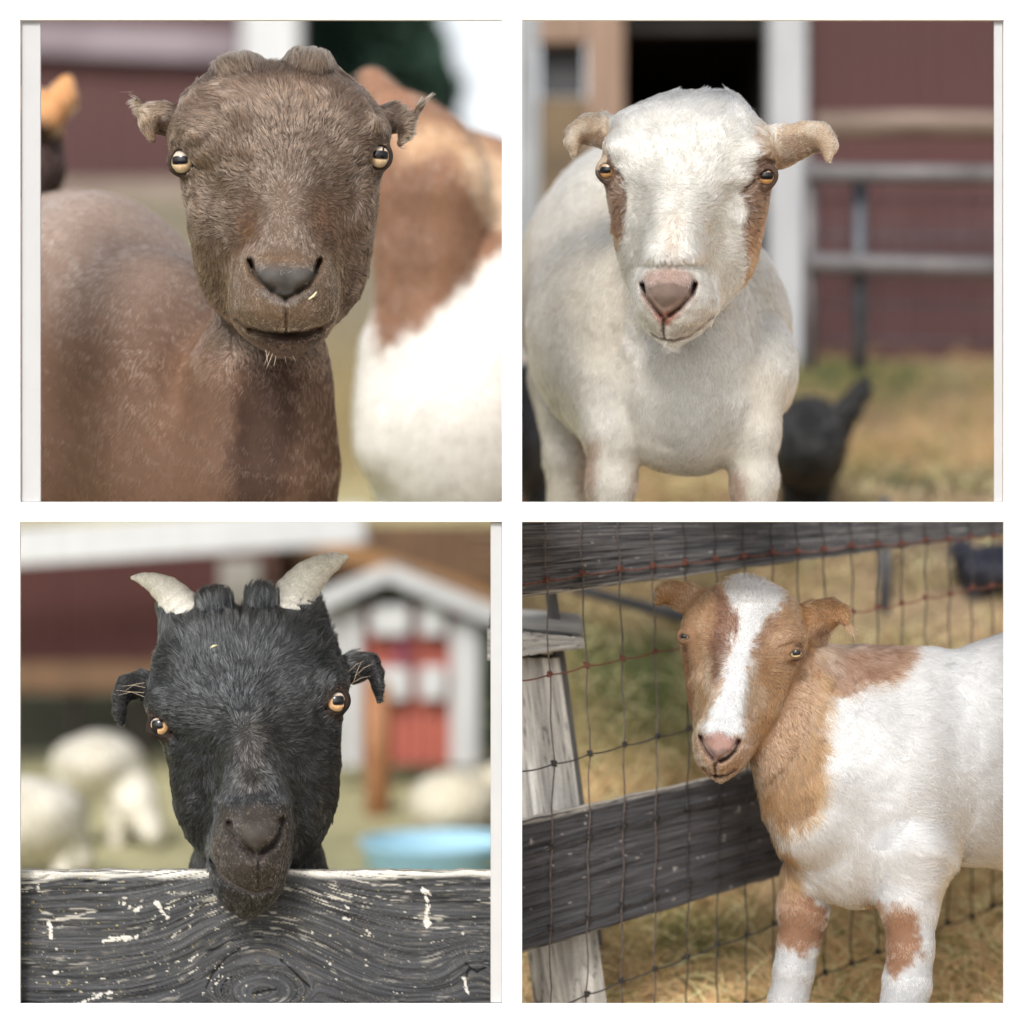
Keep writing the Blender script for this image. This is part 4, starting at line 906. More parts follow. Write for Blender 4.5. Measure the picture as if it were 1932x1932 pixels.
    def fl(P, n):
        d = fr(P, n); ih = sstep(-260, -180, P[:, 2])*sstep(1100, 1000, P[:, 1])*sstep(1180, 1100, P[:, 0])
        b = np.stack([.55+.5*sstep(1100, 1700, P[:, 0]), .9-.3*sstep(1100, 1700, P[:, 0]), np.full(len(P), -.3)], 1)
        lo = sstep(1400, 1550, P[:, 1])[:, None]; b = b*(1-lo)+np.array([[.0, 1, 0]])*lo
        return d*ih[:, None]+b*(1-ih)[:, None]
    head = lambda P: ((((P[:, 0]-850)/300)**2+((P[:, 1]-640)/440)**2 < 1)*(P[:, 2] > -150)) | (((P[:, 0]-900)/440)**2+((P[:, 1]-330)/150)**2 < 1)*(P[:, 2] > -230)
    grow_fur('fur', goat4, V, Q, N, paint, fl, 70000, ln, .00018, lambda P, n: front_region(-260)(P, n)*head(P), lift=.25, wave=.35, seed=32, clump=15, keep=keep, var=.16, tipmul=1.12, hi=(.3, 1.5), turb=100)
    grow_fur('body_fur', goat4, V, Q, N, paint, fl, 150000, lambda P: np.full(len(P), 64.)*(.3+.7*sstep(1600, 1350, P[:, 1])), .00019, lambda P, n: front_region(-3000)(P, n)*(1-head(P))*(P[:, 1] < 2000), lift=.09, wave=.16, seed=33, var=.15, tipmul=1.0, clump=None, hi=(.3, 1.18), turb=220, auto=True)
build_goat4()
# ------------------------------------------------------------------ white margins between the four views, built as a frame: bars, shelf and partition
M_white = noise_mat('white_paint', (.86, .86, .86), (.88, .88, .88), 30, rough=.6, bump=.05)
M_pale = noise_mat('pale_grey_paint', (.44, .44, .45), (.46, .46, .47), 30, rough=.6, bump=.05)
fr = empty('margin_frame', (0, 0, 0), 'white margins between the four goat views, built as a solid frame', 'frame')
T = .005; FY = -.075; FK = (CAMD+FY)/CAMD
def fbox(name, x0, x1, z0, z1, y0, y1, mat, par=None):
    x0, x1, z0, z1 = x0*FK, x1*FK, z0*FK, z1*FK; y0 += FY; y1 += FY if y1 < .3 else 0
    V, F = box_vf(((x0+x1)/2, (y0+y1)/2, (z0+z1)/2), (x1-x0, y1-y0, z1-z0), .0006)
    return link(name, make_mesh(name, V, F, mat), par or fr)
O, I, G, X = .545, .492, .010, .56     # outer edge, inner edge of the outer bars, half width of the middle bars
fbox('rail', -O, O, I, .56, 0, T, M_white); fbox('rail', -O, O, -.56, -I, 0, T, M_white)
fbox('rail', -I, I, -G, G, 0, T, M_white)
fbox('stile', -O, -I, -I, I, 0, T, M_white); fbox('stile', I, O, -I, I, 0, T, M_white)
fbox('stile', -G, G, G, I, 0, T, M_white); fbox('stile', -G, G, -I, -G, 0, T, M_white)
fbox('margin_strip', -I, -.4724, G, I, .0055, .0085, M_pale)  # grey margins beside the views, built as thin strips
fbox('margin_strip', .4832, I, G, I, .0055, .0085, M_pale)
fbox('margin_strip', -.0215, -G, -I, -G, .0055, .0085, M_pale)
# shelf and partition, edge-on behind the middle bars
fbox('shelf', -.53, .53, -.003, .003, .007, .10, M_white)
fbox('partition', -.003, .003, .0035, .50, .0095, .10, M_white)
fbox('partition', -.003, .003, -.60, -.0035, .0095, .10, M_white)
for x in (-.52, .52): fbox('leg', x-.02, x+.02, -.66, -.561, .0, .03, M_white)
# ------------------------------------------------------------------ ground
def hR(x, y):      # right-hand paddock: flat under the goat's feet, a bank, then a gentle rise to the barn
    z = np.where(y < .12, -.635, -.635+(y-.12)*.555)
    z2 = .02+(y-1.32)*.255; z = np.where(y > 1.32, z2, np.minimum(z, z2+.03+0*z)); z = np.where(y > 2.6, .346+(y-2.6)*.02, z)
    return z+.006*vnoise(np.stack([x*9, y*9], 1), 5)*sstep(.0, .3, y)
def hL(x, y):      # left-hand yard, a steep bank behind the sheds, the upper pasture
    z = np.full(len(x), -.61); z = np.where(y > 3.95, -.61+(y-3.95)*1.6, z); z = np.where(y > 4.35, .03+(y-4.35)*.88, z); z = np.where(y > 5.45, 1.0+(y-5.45)*.01, z)
    return z+.008*vnoise(np.stack([x*6, y*6], 1), 6)*sstep(.2, .6, y)
def ground_mesh(xs, ys, h, paint):
    X, Y = np.meshgrid(xs, ys, indexing='ij'); x, y = X.ravel(), Y.ravel(); z = h(x, y)
    V = np.stack([x, y, z], 1); nx, ny = len(xs), len(ys)
    i, j = np.meshgrid(np.arange(nx-1), np.arange(ny-1), indexing='ij'); a = (i*ny+j).ravel()
    F = np.stack([a, a+ny, a+ny+1, a+1], 1)
    return V, F, paint(x, y)
def gpatch(x, y, cx, cy, rx, ry): return np.exp(-(((x-cx)/rx)**2+((y-cy)/ry)**2))
def paintR(x, y):
    P = np.stack([x, y], 1); n = fbm(P*14, 4, 2)*.5+.5; n2 = fbm(P*3.1, 3, 9)*.5+.5
    c = lin('#dcbc92')[None]*(.75+.65*n)[:, None]; c = mixc(c, lin('#c9a674'), sstep(.45, .75, n2)*.6); c = mixc(c, lin('#6d5a42'), sstep(.5, .3, n2)*.5)
    g = gpatch(x, y, .16, .84, .16, .17)+gpatch(x, y, .2, .38, .12, .06)*.6+gpatch(x, y, .64, 2.25, .22, .22)+gpatch(x, y, .64, 1.42, .2, .07)+gpatch(x, y, .5, .95, .1, .1)*.4
    c = mixc(c, lin('#4c6132'), np.clip(g*1.3*(.6+.8*n), 0, 1)*.9)
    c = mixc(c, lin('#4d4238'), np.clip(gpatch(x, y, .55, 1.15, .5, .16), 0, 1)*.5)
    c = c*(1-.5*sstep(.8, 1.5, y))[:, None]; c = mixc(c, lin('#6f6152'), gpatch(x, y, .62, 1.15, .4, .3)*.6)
    return c*.95
def paintL(x, y):
    P = np.stack([x, y], 1); n = fbm(P*8, 4, 2)*.5+.5
    c = lin('#aba681')[None]*(.7+.55*n)[:, None]
    up = sstep(4.2, 4.5, y); c = c*(1-up[:, None])+lin('#7f7150')[None]*(.75+.4*n)[:, None]*up[:, None]
    c = mixc(c, lin('#6a665a'), sstep(4.7, 5.1, y)*.8)
    return c
M_ground = attr_mat('ground_soil', rough=.95, bump=.8, bscale=60, bdist=.01, vary=.25, nscale=45)
farv = list(np.geomspace(6.4, 160, 22))
ys = np.concatenate([np.linspace(-1.2, -.12, 10), np.linspace(-.1, 2.7, 230), np.linspace(2.8, 6.2, 40), farv])
xsR = np.concatenate([np.linspace(0.0, 1.6, 130), np.geomspace(1.7, 120, 24)])
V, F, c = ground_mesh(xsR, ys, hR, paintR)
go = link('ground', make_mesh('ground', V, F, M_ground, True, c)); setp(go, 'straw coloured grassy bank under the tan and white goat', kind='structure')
ys2 = np.concatenate([np.linspace(-1.2, 3.9, 60), np.linspace(3.95, 5.6, 60), np.linspace(5.8, 6.3, 4), farv])
xsL = -xsR[::-1]; xsL = np.concatenate([-np.geomspace(120, 2.6, 22), np.linspace(-2.5, 0, 90)])
V, F, c = ground_mesh(xsL, ys2, hL, paintL)
V[:, 0] -= .001
gl = link('ground', make_mesh('ground', V, F, M_ground, True, c)); setp(gl, 'pale yard earth behind the black goat and the bank above', kind='structure')

def grass(name, n, xr, yr, h, L, seed, label, cols, rad=.0006, wt=None):
    r = np.random.default_rng(seed); x = r.uniform(*xr, n); y = yr[0]+(yr[1]-yr[0])*r.random(n)**1.3
    dens = fbm(np.stack([x*11, y*11], 1), 3, 77)
    k = dens > r.normal(-.05, .25, n); x, y = x[k], y[k]; n = len(x); z = h(x, y)
    K = 4; pts = np.empty((n, K, 3), np.float32); th = r.random(n)*6.283; ln = L*(.3+r.random(n)); lean = .5+1.1*r.random(n)
    for i in range(K):
        t = i/(K-1); pts[:, i, 0] = x+np.cos(th)*ln*lean*t*(.5+.5*t); pts[:, i, 1] = y+np.sin(th)*ln*lean*t*(.5+.5*t); pts[:, i, 2] = z+ln*(t-.35*t*t*lean)
    hc = bpy.data.hair_curves.new(name); hc.add_curves([K]*n)
    hc.attributes['position'].data.foreach_set('vector', pts.ravel())
    ra = hc.attributes.get('radius') or hc.attributes.new('radius', 'FLOAT', 'POINT')
    ra.data.foreach_set('value', (rad*(.6+.9*r.random(n))[:, None]*np.linspace(1, .25, K)[None]).astype(np.float32).ravel())
    base = paintR(x, y) if wt else np.repeat(np.array([cols[0]]), n, 0)
    g = r.random(n)[:, None]; c = np.where(g < .55, base*1.25, np.where(g < .85, np.array([cols[1]]), np.array([cols[2]])))*(.6+.8*r.random(n))[:, None]
    cc = np.ones((n, K, 4), np.float32); cc[..., :3] = np.clip(c[:, None], .01, .9)
    hc.attributes.new('coat', 'FLOAT_COLOR', 'POINT').data.foreach_set('color', cc.ravel()); hc.materials.append(M_blade)
    o = bpy.data.objects.new(name, hc); C.objects.link(o); return setp(o, label, kind='stuff')
M_blade = attr_mat('grass_blade', rough=.6, vary=0)
grass('dry_grass', 42000, (-.0, .95), (.0, 1.45), hR, .040, 5, 'short dry straw and grass covering the bank', [lin('#cdab80'), lin('#f0d6a8'), lin('#8f8e55')], wt=True, rad=.0009)
grass('fine_grass', 9000, (-.0, 1.3), (1.4, 2.5), hR, .04, 6, 'thin grass in the paddock before the barn', [lin('#a58562'), lin('#b89a68'), lin('#66743f')], wt=True, rad=.001)

# ------------------------------------------------------------------ weathered boards with real grain relief
M_board = attr_mat('weathered_board', rough=.72, bump=.5, bscale=1500, spec=.35, vary=.18, nscale=700)
def board_mesh(name, cor, nu, nv, back, grain, parent, amp=.0016, bend=None):
    """cor: top left, top right, bottom right, bottom left of the front face; back: thickness vector; grain(s, t) -> height -1..1, colour"""
    A, B, Cc, D = [np.array(p, float) for p in cor]; s, t = np.meshgrid(np.linspace(0, 1, nu), np.linspace(0, 1, nv), indexing='ij'); s, t = s.ravel()[:, None], t.ravel()[:, None]
    P = A*(1-s)*(1-t)+B*s*(1-t)+Cc*s*t+D*(1-s)*t
    n = np.cross(B-A, D-A); n /= np.linalg.norm(n); bk = np.array(back, float)
    if n@bk > 0: n = -n
    hgt, col = grain(s.ravel(), t.ravel()); edge = np.minimum(np.minimum(t, 1-t)*nv/3, 1).ravel()
    P = P+n[None]*(hgt*amp)[:, None]-n[None]*((1-edge)*.0012)[:, None]
    ed = (D-A)/np.linalg.norm(D-A); wav = fbm(np.stack([s.ravel()*40, np.zeros(len(s))], 1), 4, 8); P = P+ed[None]*(wav*.0012*(np.abs(t.ravel()-.5) > .48))[:, None]
    i, j = np.meshgrid(np.arange(nu-1), np.arange(nv-1), indexing='ij'); a = (i*nv+j).ravel(); F = [np.stack([a, a+nv, a+nv+1, a+1], 1)]
    V = [P]; CC = [col]; o = len(P)
    top = np.arange(nu)*nv; bot = top+nv-1
    r_ = np.random.default_rng(4)
    for edge_i, first in ((top, True), (bot, False)):     # top and bottom faces run back in three rows
        prev = edge_i
        for q in (.33, .66, 1.0):
            pv = P[edge_i]+bk[None]*q+ed[None]*(.0008*fbm(np.stack([np.arange(nu)*.3, np.full(nu, q*9)], 1), 3, 12))[:, None]
            wc = lin('#c9c5bd')[None]*(.55+.55*(fbm(np.stack([np.arange(nu)*.05, np.full(nu, q*5.)], 1), 4, 15)*.5+.5))[:, None] if first else col[edge_i]*.9
            V.append(pv); CC.append(wc); idx = o+np.arange(nu); o += nu
            F.append(np.stack([prev[:-1], prev[1:], idx[1:], idx[:-1]], 1)); prev = idx
        if first: tb = prev
    F.append(np.stack([tb[:-1], tb[1:], prev[1:], prev[:-1]], 1))
    V = np.concatenate(V); F = np.concatenate(F); CC = np.clip(np.concatenate(CC), .004, .9)
    return link(name, make_mesh(name, V, F, M_board, True, CC), parent)

def grain3(s, t):
    u = -60+s*2060; v = 1370+t*700
    k = np.exp(-((u-975)/330)**2); G = v+k*(150*np.exp(-((v-1640)/260)**2)+60)
    k2 = np.exp(-((u-1830)/120)**2-((v-1740)/110)**2); G = G+70*k2
    r = np.hypot((u-975)/1.9, v-1862); kn = sstep(125, 60, r); G = G*(1-kn)+(1700+r*1.1)*kn
    G = G+14*vnoise(np.stack([u/260, v/160], 1), 3)
    fine = fbm(np.stack([u/170, G/5.5], 1), 3, 21); mid = fbm(np.stack([u/420, G/17], 1), 3, 22)
    crk = np.abs(vnoise(np.stack([u/520+3, G/34], 1), 23)); crack = sstep(.045, .0, crk)*sstep(-.1, .35, vnoise(np.stack([u/300, G/90], 1), 24))
    pit = sstep(.45, .8, vnoise(np.stack([u/7, v/7], 1), 25))
    h = .7*fine+.6*mid-1.8*crack-.25*pit
    c = lin('#444548')[None]*np.clip(.75+.7*fine+.45*mid, .15, 2)[:, None]; c = mixc(c, lin('#0d0d0e'), np.clip(crack, 0, 1)*.95)
    c = mixc(c, lin('#7b7468'), sstep(.2, .65, fbm(np.stack([u/60, G/4], 1), 3, 28))*.35)
    edge = sstep(1404, 1378, v+10*vnoise(np.stack([u/120, v*0], 1), 26)-12*sstep(900, 100, u)-6*sstep(1100, 1400, u)); gl = sstep(-.25, .25, fbm(np.stack([u/300, G/6], 1), 3, 27)+.3)
    c = mixc(c, lin('#d6d3cc'), edge*gl*.95)
    scr = sstep(.25, .6, fbm(np.stack([u/60, G/8], 1), 2, 51))*sstep(-.05, .35, fbm(np.stack([u/210, v/60], 1), 2, 52)); c = mixc(c, lin('#c4bfb4'), scr*(.35+.5*np.exp(-((v-1470)/110)**2)))
    fl = vnoise(np.stack([u/24, G/11], 1), 31)+.45*vnoise(np.stack([u/7, v/6], 1), 32)+.2*fine; dens = .45*np.exp(-((u-420)/420)**2-((v-1490)/110)**2)+.22*np.exp(-((u-500)/500)**2-((v-1800)/150)**2)+.08
    c = mixc(c, lin('#c9c4b8'), sstep(1.05, 1.25, fl+dens)*.85*sstep(-.15, .25, vnoise(np.stack([u/110, v/60], 1), 39)))
    sp = sstep(.84, .94, vnoise(np.stack([u/4, v/4], 1), 33))*.3; c = mixc(c, lin('#b9b2a4'), sp)
    c = mixc(c, lin('#a8985a'), sstep(1.2, 1.3, vnoise(np.stack([u/15+9, v/12], 1), 35)+.5*vnoise(np.stack([u/6, v/5], 1), 36)+.15*(u < 450))*.8)
    for (pl, w_) in (([(1625, 1450), (1638, 1500), (1632, 1560), (1636, 1590)], 8), ([(1622, 1450), (1640, 1462)], 12), ([(1636, 1580), (1636, 1592)], 15), ([(142, 1580), (146, 1645)], 8), ([(350, 1655), (480, 1640)], 8), ([(260, 1905), (380, 1860)], 7), ([(1310, 1520), (1320, 1522)], 8), ([(1305, 1565), (1320, 1570)], 7), ([(470, 1530), (500, 1520)], 9), ([(560, 1505), (600, 1560)], 10), ([(1780, 1810), (1795, 1870)], 5), ([(160, 1780), (175, 1782)], 6)):
        dd = seg_dist2(np.stack([u, v], 1).astype(np.float32), pl)+7*vnoise(np.stack([u/8, v/8], 1), 37)+5*vnoise(np.stack([u/21, v/21], 1), 47); c = mixc(c, lin('#cfcbc3'), sstep(w_, w_*.6, dd)*.9)
    for pl in ([(1790, 1750), (1810, 1775), (1835, 1785)], [(1790, 1810), (1800, 1780), (1812, 1775)], [(1835, 1785), (1868, 1770)], [(940, 1872), (985, 1862), (1030, 1855)], [(755, 1850), (775, 1800), (830, 1730), (890, 1690)], [(1050, 1735), (1120, 1800), (1165, 1845)]):
        dd = seg_dist2(np.stack([u, v], 1).astype(np.float32), pl)+1.5*vnoise(np.stack([u/12, v/12], 1), 38); m = sstep(5, 1.5, dd); c = mixc(c, lin('#080808'), m); h = h-m*1.3
    return h, c
b3 = empty('weathered_rail', M=M3, label='charcoal painted fence board, flaking to bare white along its top, under the chin', cat='fence board')
def l3(u, v, w_): return tuple(to_m(np.array([u, v, w_], float)))
board_mesh('board', [l3(-60, 1373, 50), l3(1990, 1405, 50), l3(1990, 2080, 50), l3(-60, 2050, 50)], 420, 145, (0, .036, 0), grain3, b3, amp=.0019)
V, F = join_vf([box_vf((x, .045, -.42), (.07, .03, .35), .002) for x in (-.30,)]); link('post', make_mesh('post', V, F, noise_mat('dark_post', (.03, .03, .03), (.08, .08, .08), 30, stretch=(1, 1, .2))), b3)

# ------------------------------------------------------------------ wire fence beside the tan and white goat
_p0, _p1 = wp(4, -60, 966, .045), wp(4, 2060, 966, .43)
def fy(u):      # the fence stands on one straight line that runs away to the right
    m = (_p1.x-_p0.x)/(_p1.y-_p0.y); a = PC[4][0]+(u-966)*S
    return (_p0.x-m*_p0.y-a)/(a/CAMD-m)
fence = empty('wire_fence', wp(4, 0, 2400, .1), 'dark board fence with square wire mesh and a grey weathered post', 'fence')
fence_inv = Matrix.Translation(-fence.location)
def fpt(u, v, dy=0): return tuple(fence_inv @ wp(4, u, v, fy(u)+dy))
def grain4(seed, top_w, bot_w, grey=0.0):
    def g(s, t):
        u = s*2000; v = t*520
        G = v+22*vnoise(np.stack([u/500, v/200], 1), seed); fine = fbm(np.stack([u/120, G/4.5], 1), 3, seed+1); mid = fbm(np.stack([u/380, G/16], 1), 3, seed+2)
        crack = sstep(.04, .0, np.abs(vnoise(np.stack([u/600, G/40], 1), seed+3)))*sstep(0, .4, vnoise(np.stack([u/200, G/80], 1), seed+4))
        c = lin('#46464a')[None]*np.clip(.75+.7*fine+.4*mid, .2, 2)[:, None]; c = mixc(c, lin('#a09c98'), np.clip(grey+s*.35*(grey > 0), 0, 1)*.6*sstep(-.3, .4, fine)); c = mixc(c, lin('#0c0c0d'), crack*.8)
        wh = np.maximum(sstep(top_w, 0, t+.03*mid)*(top_w > 0), sstep(bot_w, 0, 1-t+.04*mid)*(bot_w > 0)); c = mixc(c, lin('#b5b0a6'), wh*sstep(-.3, .2, fine)*.85)
        fl = vnoise(np.stack([u/9, v/9], 1), seed+6)+.5*vnoise(np.stack([u/4, v/4], 1), seed+7); c = mixc(c, lin('#cfcac2'), sstep(1.2, 1.28, fl)*.5*sstep(0, .4, vnoise(np.stack([u/160, v/120], 1), seed+11)))
        big = vnoise(np.stack([u/26, v/22], 1), seed+8); c = mixc(c, lin('#b9b4b0'), sstep(.86, .93, big+.1*fine)*.5)
        return .5*fine+.5*mid-1.2*crack, c
    return g
def rail(name, pts, seed, tw, bw, g=0):
    (u0, v0), (u1, v1), (u2, v2), (u3, v3) = pts
    board_mesh(name, [fpt(u0, v0), fpt(u1, v1), fpt(u2, v2), fpt(u3, v3)], 330, 90, (.006, .034, 0), grain4(seed, tw, bw, g), fence)
rail('rail', [(-60, -30), (2060, -26), (2060, 33), (-60, 310)], 50, 0, .06, .3)
rail('rail', [(-60, 1213), (2060, 735), (2060, 1110), (-60, 1745)], 60, .04, .03)
M_grey_wood = attr_mat('grey_wood', rough=.85, bump=.6, bscale=900, vary=.2, nscale=300)
def grainp(s, t):
    u = s*300; v = t*1500; Gx = u+20*vnoise(np.stack([u/90, v/500], 1), 71); fine = fbm(np.stack([Gx/5, v/140], 1), 3, 72); mid = fbm(np.stack([Gx/26, v/300], 1), 3, 73)
    crack = sstep(.05, 0, np.abs(vnoise(np.stack([Gx/34, v/500], 1), 74))); c = lin('#b2afaa')[None]*(.85+.4*fine+.35*mid)[:, None]; c = mixc(c, lin('#3c3a38'), crack*.8); c = mixc(c, lin('#d2d0cb'), sstep(.1, .5, mid)*.6)
    return .5*fine+.6*mid-crack, c
def pq(u, v, y): return tuple(fence_inv @ wp(4, u, v, y))
board_mesh('post', [pq(-120, 545, .15), pq(150, 545, .15), pq(365, 2120, .15), pq(70, 2120, .15)], 60, 260, (0, .09, 0), grainp, fence, amp=.0022)
V, F = box_vf((0, 0, 0), (.012, .085, .42), .002, rot=Matrix.Rotation(-.13, 3, 'Y')); o = link('side_batten', make_mesh('side_batten', V, F, noise_mat('dark_batten', (.06, .06, .065), (.14, .135, .13), 60, stretch=(1, 1, .15), rough=.85)), fence, pq(195, 900, .20))
def graincap(s, t):
    h, c = grainp(t*.9, s*.5); return h, mixc(c, lin('#b4b3b0'), np.full(len(s), .4))
board_mesh('post_cap', [pq(-140, 425, .115), pq(245, 462, .115), pq(250, 505, .115), pq(-140, 555, .115)], 90, 24, (0, .13, .0), graincap, fence, amp=.003)
V, F = box_vf((0, 0, 0), (.10, .13, .012), .003); o = link('cap_board', make_mesh('cap_board', V, F, noise_mat('grey_cap', (.22, .22, .22), (.42, .42, .41), 40, stretch=(.2, 1, 1), rough=.85, bump=.6)), fence, pq(55, 395, .19)); o.rotation_euler = (.05, .08, 0)
# the mesh
colu = [95, 245, 388, 520, 650, 775, 890, 1000, 1103, 1210, 1320, 1425, 1525, 1620, 1710, 1800, 1885, 1968]
rowL = [225, 600, 955, 1290, 1620, 1930, 2230]; rowR = [137, 452, 772, 1080, 1378, 1660, 1940]
r_ = random.Random(5)
def node(i, j):
    u = colu[i] if i >= 0 else colu[0]-150
    drift = [0, 18, 30, 26, 22, 18, 14][j]*(1-u/1500) if u < 1500 else 0
    t = (u-130)/740; v = rowL[j]+(rowR[j]-rowL[j])*t+(12*t*(t-1) if j == 0 else 0)
    rr = random.Random(i*31+j); return u+drift+rr.uniform(-4, 4), v+rr.uniform(-5, 5)
M_rust = noise_mat('rusty_wire', (.10, .035, .025), (.24, .09, .06), 300, rough=.6, bump=.3, metal=.3)
M_wire = noise_mat('dark_wire', (.02, .02, .022), (.07, .065, .06), 300, rough=.5, bump=.3, metal=.4)
M_wire2 = noise_mat('brown_wire', (.07, .055, .05), (.16, .13, .12), 300, rough=.5, bump=.3, metal=.4)
def bez(p, q, sag=0, n=6):
    p, q = Vector(p), Vector(q); return [tuple(p.lerp(q, i/n)+Vector((0, 0, -sag*4*(i/n)*(1-i/n)))) for i in range(n+1)]
DY = -.005
for i in range(len(colu)):
    pts = [fpt(node(i, 0)[0]-10, -30, DY)]+[fpt(*node(i, j), DY) for j in range(7)]
    P = []; 
    for a, b in zip(pts[:-1], pts[1:]): P += bez(a, b, 0, 4)[:-1]
    P.append(pts[-1]); P = [tuple(Vector(p)+Vector((.0012*math.sin(k*1.7+i), 0, 0))) for k, p in enumerate(P)]
    V, F = tube_vf(P, .00085, 6); link('vertical_wire', make_mesh('vertical_wire', V, F, M_wire2 if i < 1 else M_wire if i > 3 else M_wire2, True), fence)
for j in range(7):
    pts = [fpt(*node(i, j), DY) for i in range(-1, len(colu))]; P = []
    for a, b in zip(pts[:-1], pts[1:]): P += bez(a, b, .0022, 6)[:-1]
    P.append(pts[-1]); V, F = tube_vf(P, .0009, 6); link('horizontal_wire', make_mesh('horizontal_wire', V, F, M_rust if j < 2 else M_wire, True), fence)
def knot_me(mat):
    parts = []
    for a in range(3):
        z = (a-1)*.0021; P = [(.0022*math.cos(t), .0022*math.sin(t), z+.0008*t/6.28) for t in np.linspace(0, 6.28, 9)]; parts.append(tube_vf(P, .00095, 5))
    parts.append(tube_vf([(-.004, -.001, .002), (0, -.002, 0), (.004, -.001, -.002)], .0009, 5))
    return make_mesh('wire_knot', *join_vf(parts), mat, True)
KM = [knot_me(M_rust), knot_me(M_wire)]
for j in range(7):
    for i in range(len(colu)):
        o = link('wire_knot', KM[0 if j < 2 else 1], fence, fpt(*node(i, j), DY)); o.rotation_euler = (r_.uniform(-.2, .2), r_.uniform(-.3, .3), r_.uniform(0, 3))
M_pipe = noise_mat('dark_pipe', (.05, .055, .07), (.09, .095, .11), 20, rough=.5, metal=.3)
def pole(name, b, p, q, y0, y1, r, mat, label, cat, group=None):
    a, c = wp(b, *p, y0), wp(b, *q, y1); V, F = tube_vf([a-a, (c-a)*.5, c-a], r, 12); o = link(name, make_mesh(name, V, F, mat, True), None, a); return setp(o, label, cat, group)
pole('pole', 4, (1452, 480), (1455, -100), 1.02, 1.02, .0085, M_pipe, 'dark upright metal pole behind the back of the tan and white goat', 'pole')
pole('pipe', 4, (200, 262), (690, 392), .95, .8, .008, M_pipe, 'slanting dark metal pipe on the bank behind the goat ear', 'pipe')

# ------------------------------------------------------------------ barns, sheds and gate
M_red = noise_mat('barn_red', (.052, .018, .018), (.078, .027, .026), 6, rough=.75, bump=.3, stretch=(4, 4, .5))
M_red2 = noise_mat('barn_red_dark', (.045, .010, .009), (.07, .017, .015), 6, rough=.75, bump=.3, stretch=(4, 4, .5))
M_redb = noise_mat('shed_red', (.30, .07, .05), (.40, .11, .08), 8, rough=.7, bump=.3, stretch=(4, 4, .5))
M_post = noise_mat('post_white', (.30, .31, .33), (.36, .37, .385), 12, rough=.6, bump=.15, stretch=(3, 3, .5))
M_trim = noise_mat('trim_white', (.44, .45, .46), (.52, .53, .54), 12, rough=.6, bump=.15, stretch=(3, 3, .5))
M_tanw = noise_mat('tan_timber', (.17, .11, .075), (.26, .17, .12), 14, rough=.7, bump=.3, stretch=(4, 4, .4))
M_brownw = noise_mat('brown_timber', (.085, .045, .022), (.15, .08, .036), 14, rough=.7, bump=.3, stretch=(4, 4, .4))
M_log = noise_mat('log_rail', (.13, .095, .075), (.22, .165, .135), 20, rough=.8, bump=.4, stretch=(.3, 3, 3))
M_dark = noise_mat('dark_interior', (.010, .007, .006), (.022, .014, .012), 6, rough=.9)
M_gate = noise_mat('galvanised', (.10, .095, .10), (.16, .15, .155), 20, rough=.6, metal=.3, bump=.1)
def wbox(name, b, u0, u1, v0, v1, y, th, mat, parent=None, off=0):
    a, c = wp(b, u0, v0, y), wp(b, u1, v1, y); V, F = box_vf((0, 0, 0), (abs(c.x-a.x), th, abs(a.z-c.z)), min(.004, th*.2, abs(c.x-a.x)*.2))
    loc = Vector(((a.x+c.x)/2, y+th/2+off, (a.z+c.z)/2)); o = link(name, make_mesh(name, V, F, mat), parent)
    o.location = loc-(parent.location if parent else Vector()); return o
def wbar(name, b, p, q, y, hgt, th, mat, parent=None, y2=None):
    a, c = wp(b, *p, y), wp(b, *q, y if y2 is None else y2); d = c-a; L = d.length
    V, F = box_vf((L/2, 0, 0), (L, th, hgt), .003); o = link(name, make_mesh(name, V, F, mat), parent)
    o.rotation_euler = d.to_track_quat('X', 'Z').to_euler(); o.location = a-(parent.location if parent else Vector()); return o
def planks(b, u0, u1, v0, v1, y, n, mats, parent, th=.02):
    w_ = (u1-u0)/n; me = None
    for i in range(n):
        r = random.Random(i*7+n); o = wbox('plank', b, u0+i*w_+.6, u0+(i+1)*w_-.6, v0, v1, y, th, mats, parent, r.uniform(0, .004))

# the big barn behind the white goat
bY = 2.4
barn = empty('barn', wp(2, 1000, 1500, bY), 'dark red plank barn with open black doorway and white post behind the white goat', 'barn')
planks(2, 1146, 2400, -420, 1500, bY, 17, M_red, barn)
wbox('white_post', 2, 990, 1143, -420, 1560, bY-.05, .07, M_post, barn)
wbox('door_post', 2, 262, 408, -420, 1500, bY-.03, .06, M_tanw, barn)
wbox('door_beam', 2, 66, 258, -40, 92, bY-.03, .05, M_tanw, barn)
wbox('wall_panel', 2, 66, 258, -420, -44, bY, .03, M_red, barn)
wf = wbox('window', 2, 72, 250, 96, 305, bY+.03, .01, noise_mat('dark_glass', (.018, .018, .02), (.03, .03, .034), 4, rough=.6, bump=0), barn)
wbox('wall_panel', 2, 66, 258, 309, 1500, bY, .03, noise_mat('straw_door', (.09, .065, .04), (.17, .12, .07), 9, rough=.9, bump=.4), barn)
wbox('corner_board', 2, -25, 60, -420, 1500, bY-.02, .05, noise_mat('corner_grey', (.20, .21, .22), (.26, .27, .28), 9), barn)
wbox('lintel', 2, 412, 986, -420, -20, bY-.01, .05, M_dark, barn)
wbox('header_board', 2, 412, 986, -16, 48, bY+.03, .03, noise_mat('dim_board', (.05, .05, .05), (.08, .075, .075), 9), barn)
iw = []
x0, x1 = wp(2, 412, 0, bY).x, wp(2, 986, 0, bY).x; z0, z1 = wp(2, 0, 1560, bY).z, wp(2, 0, -100, bY).z
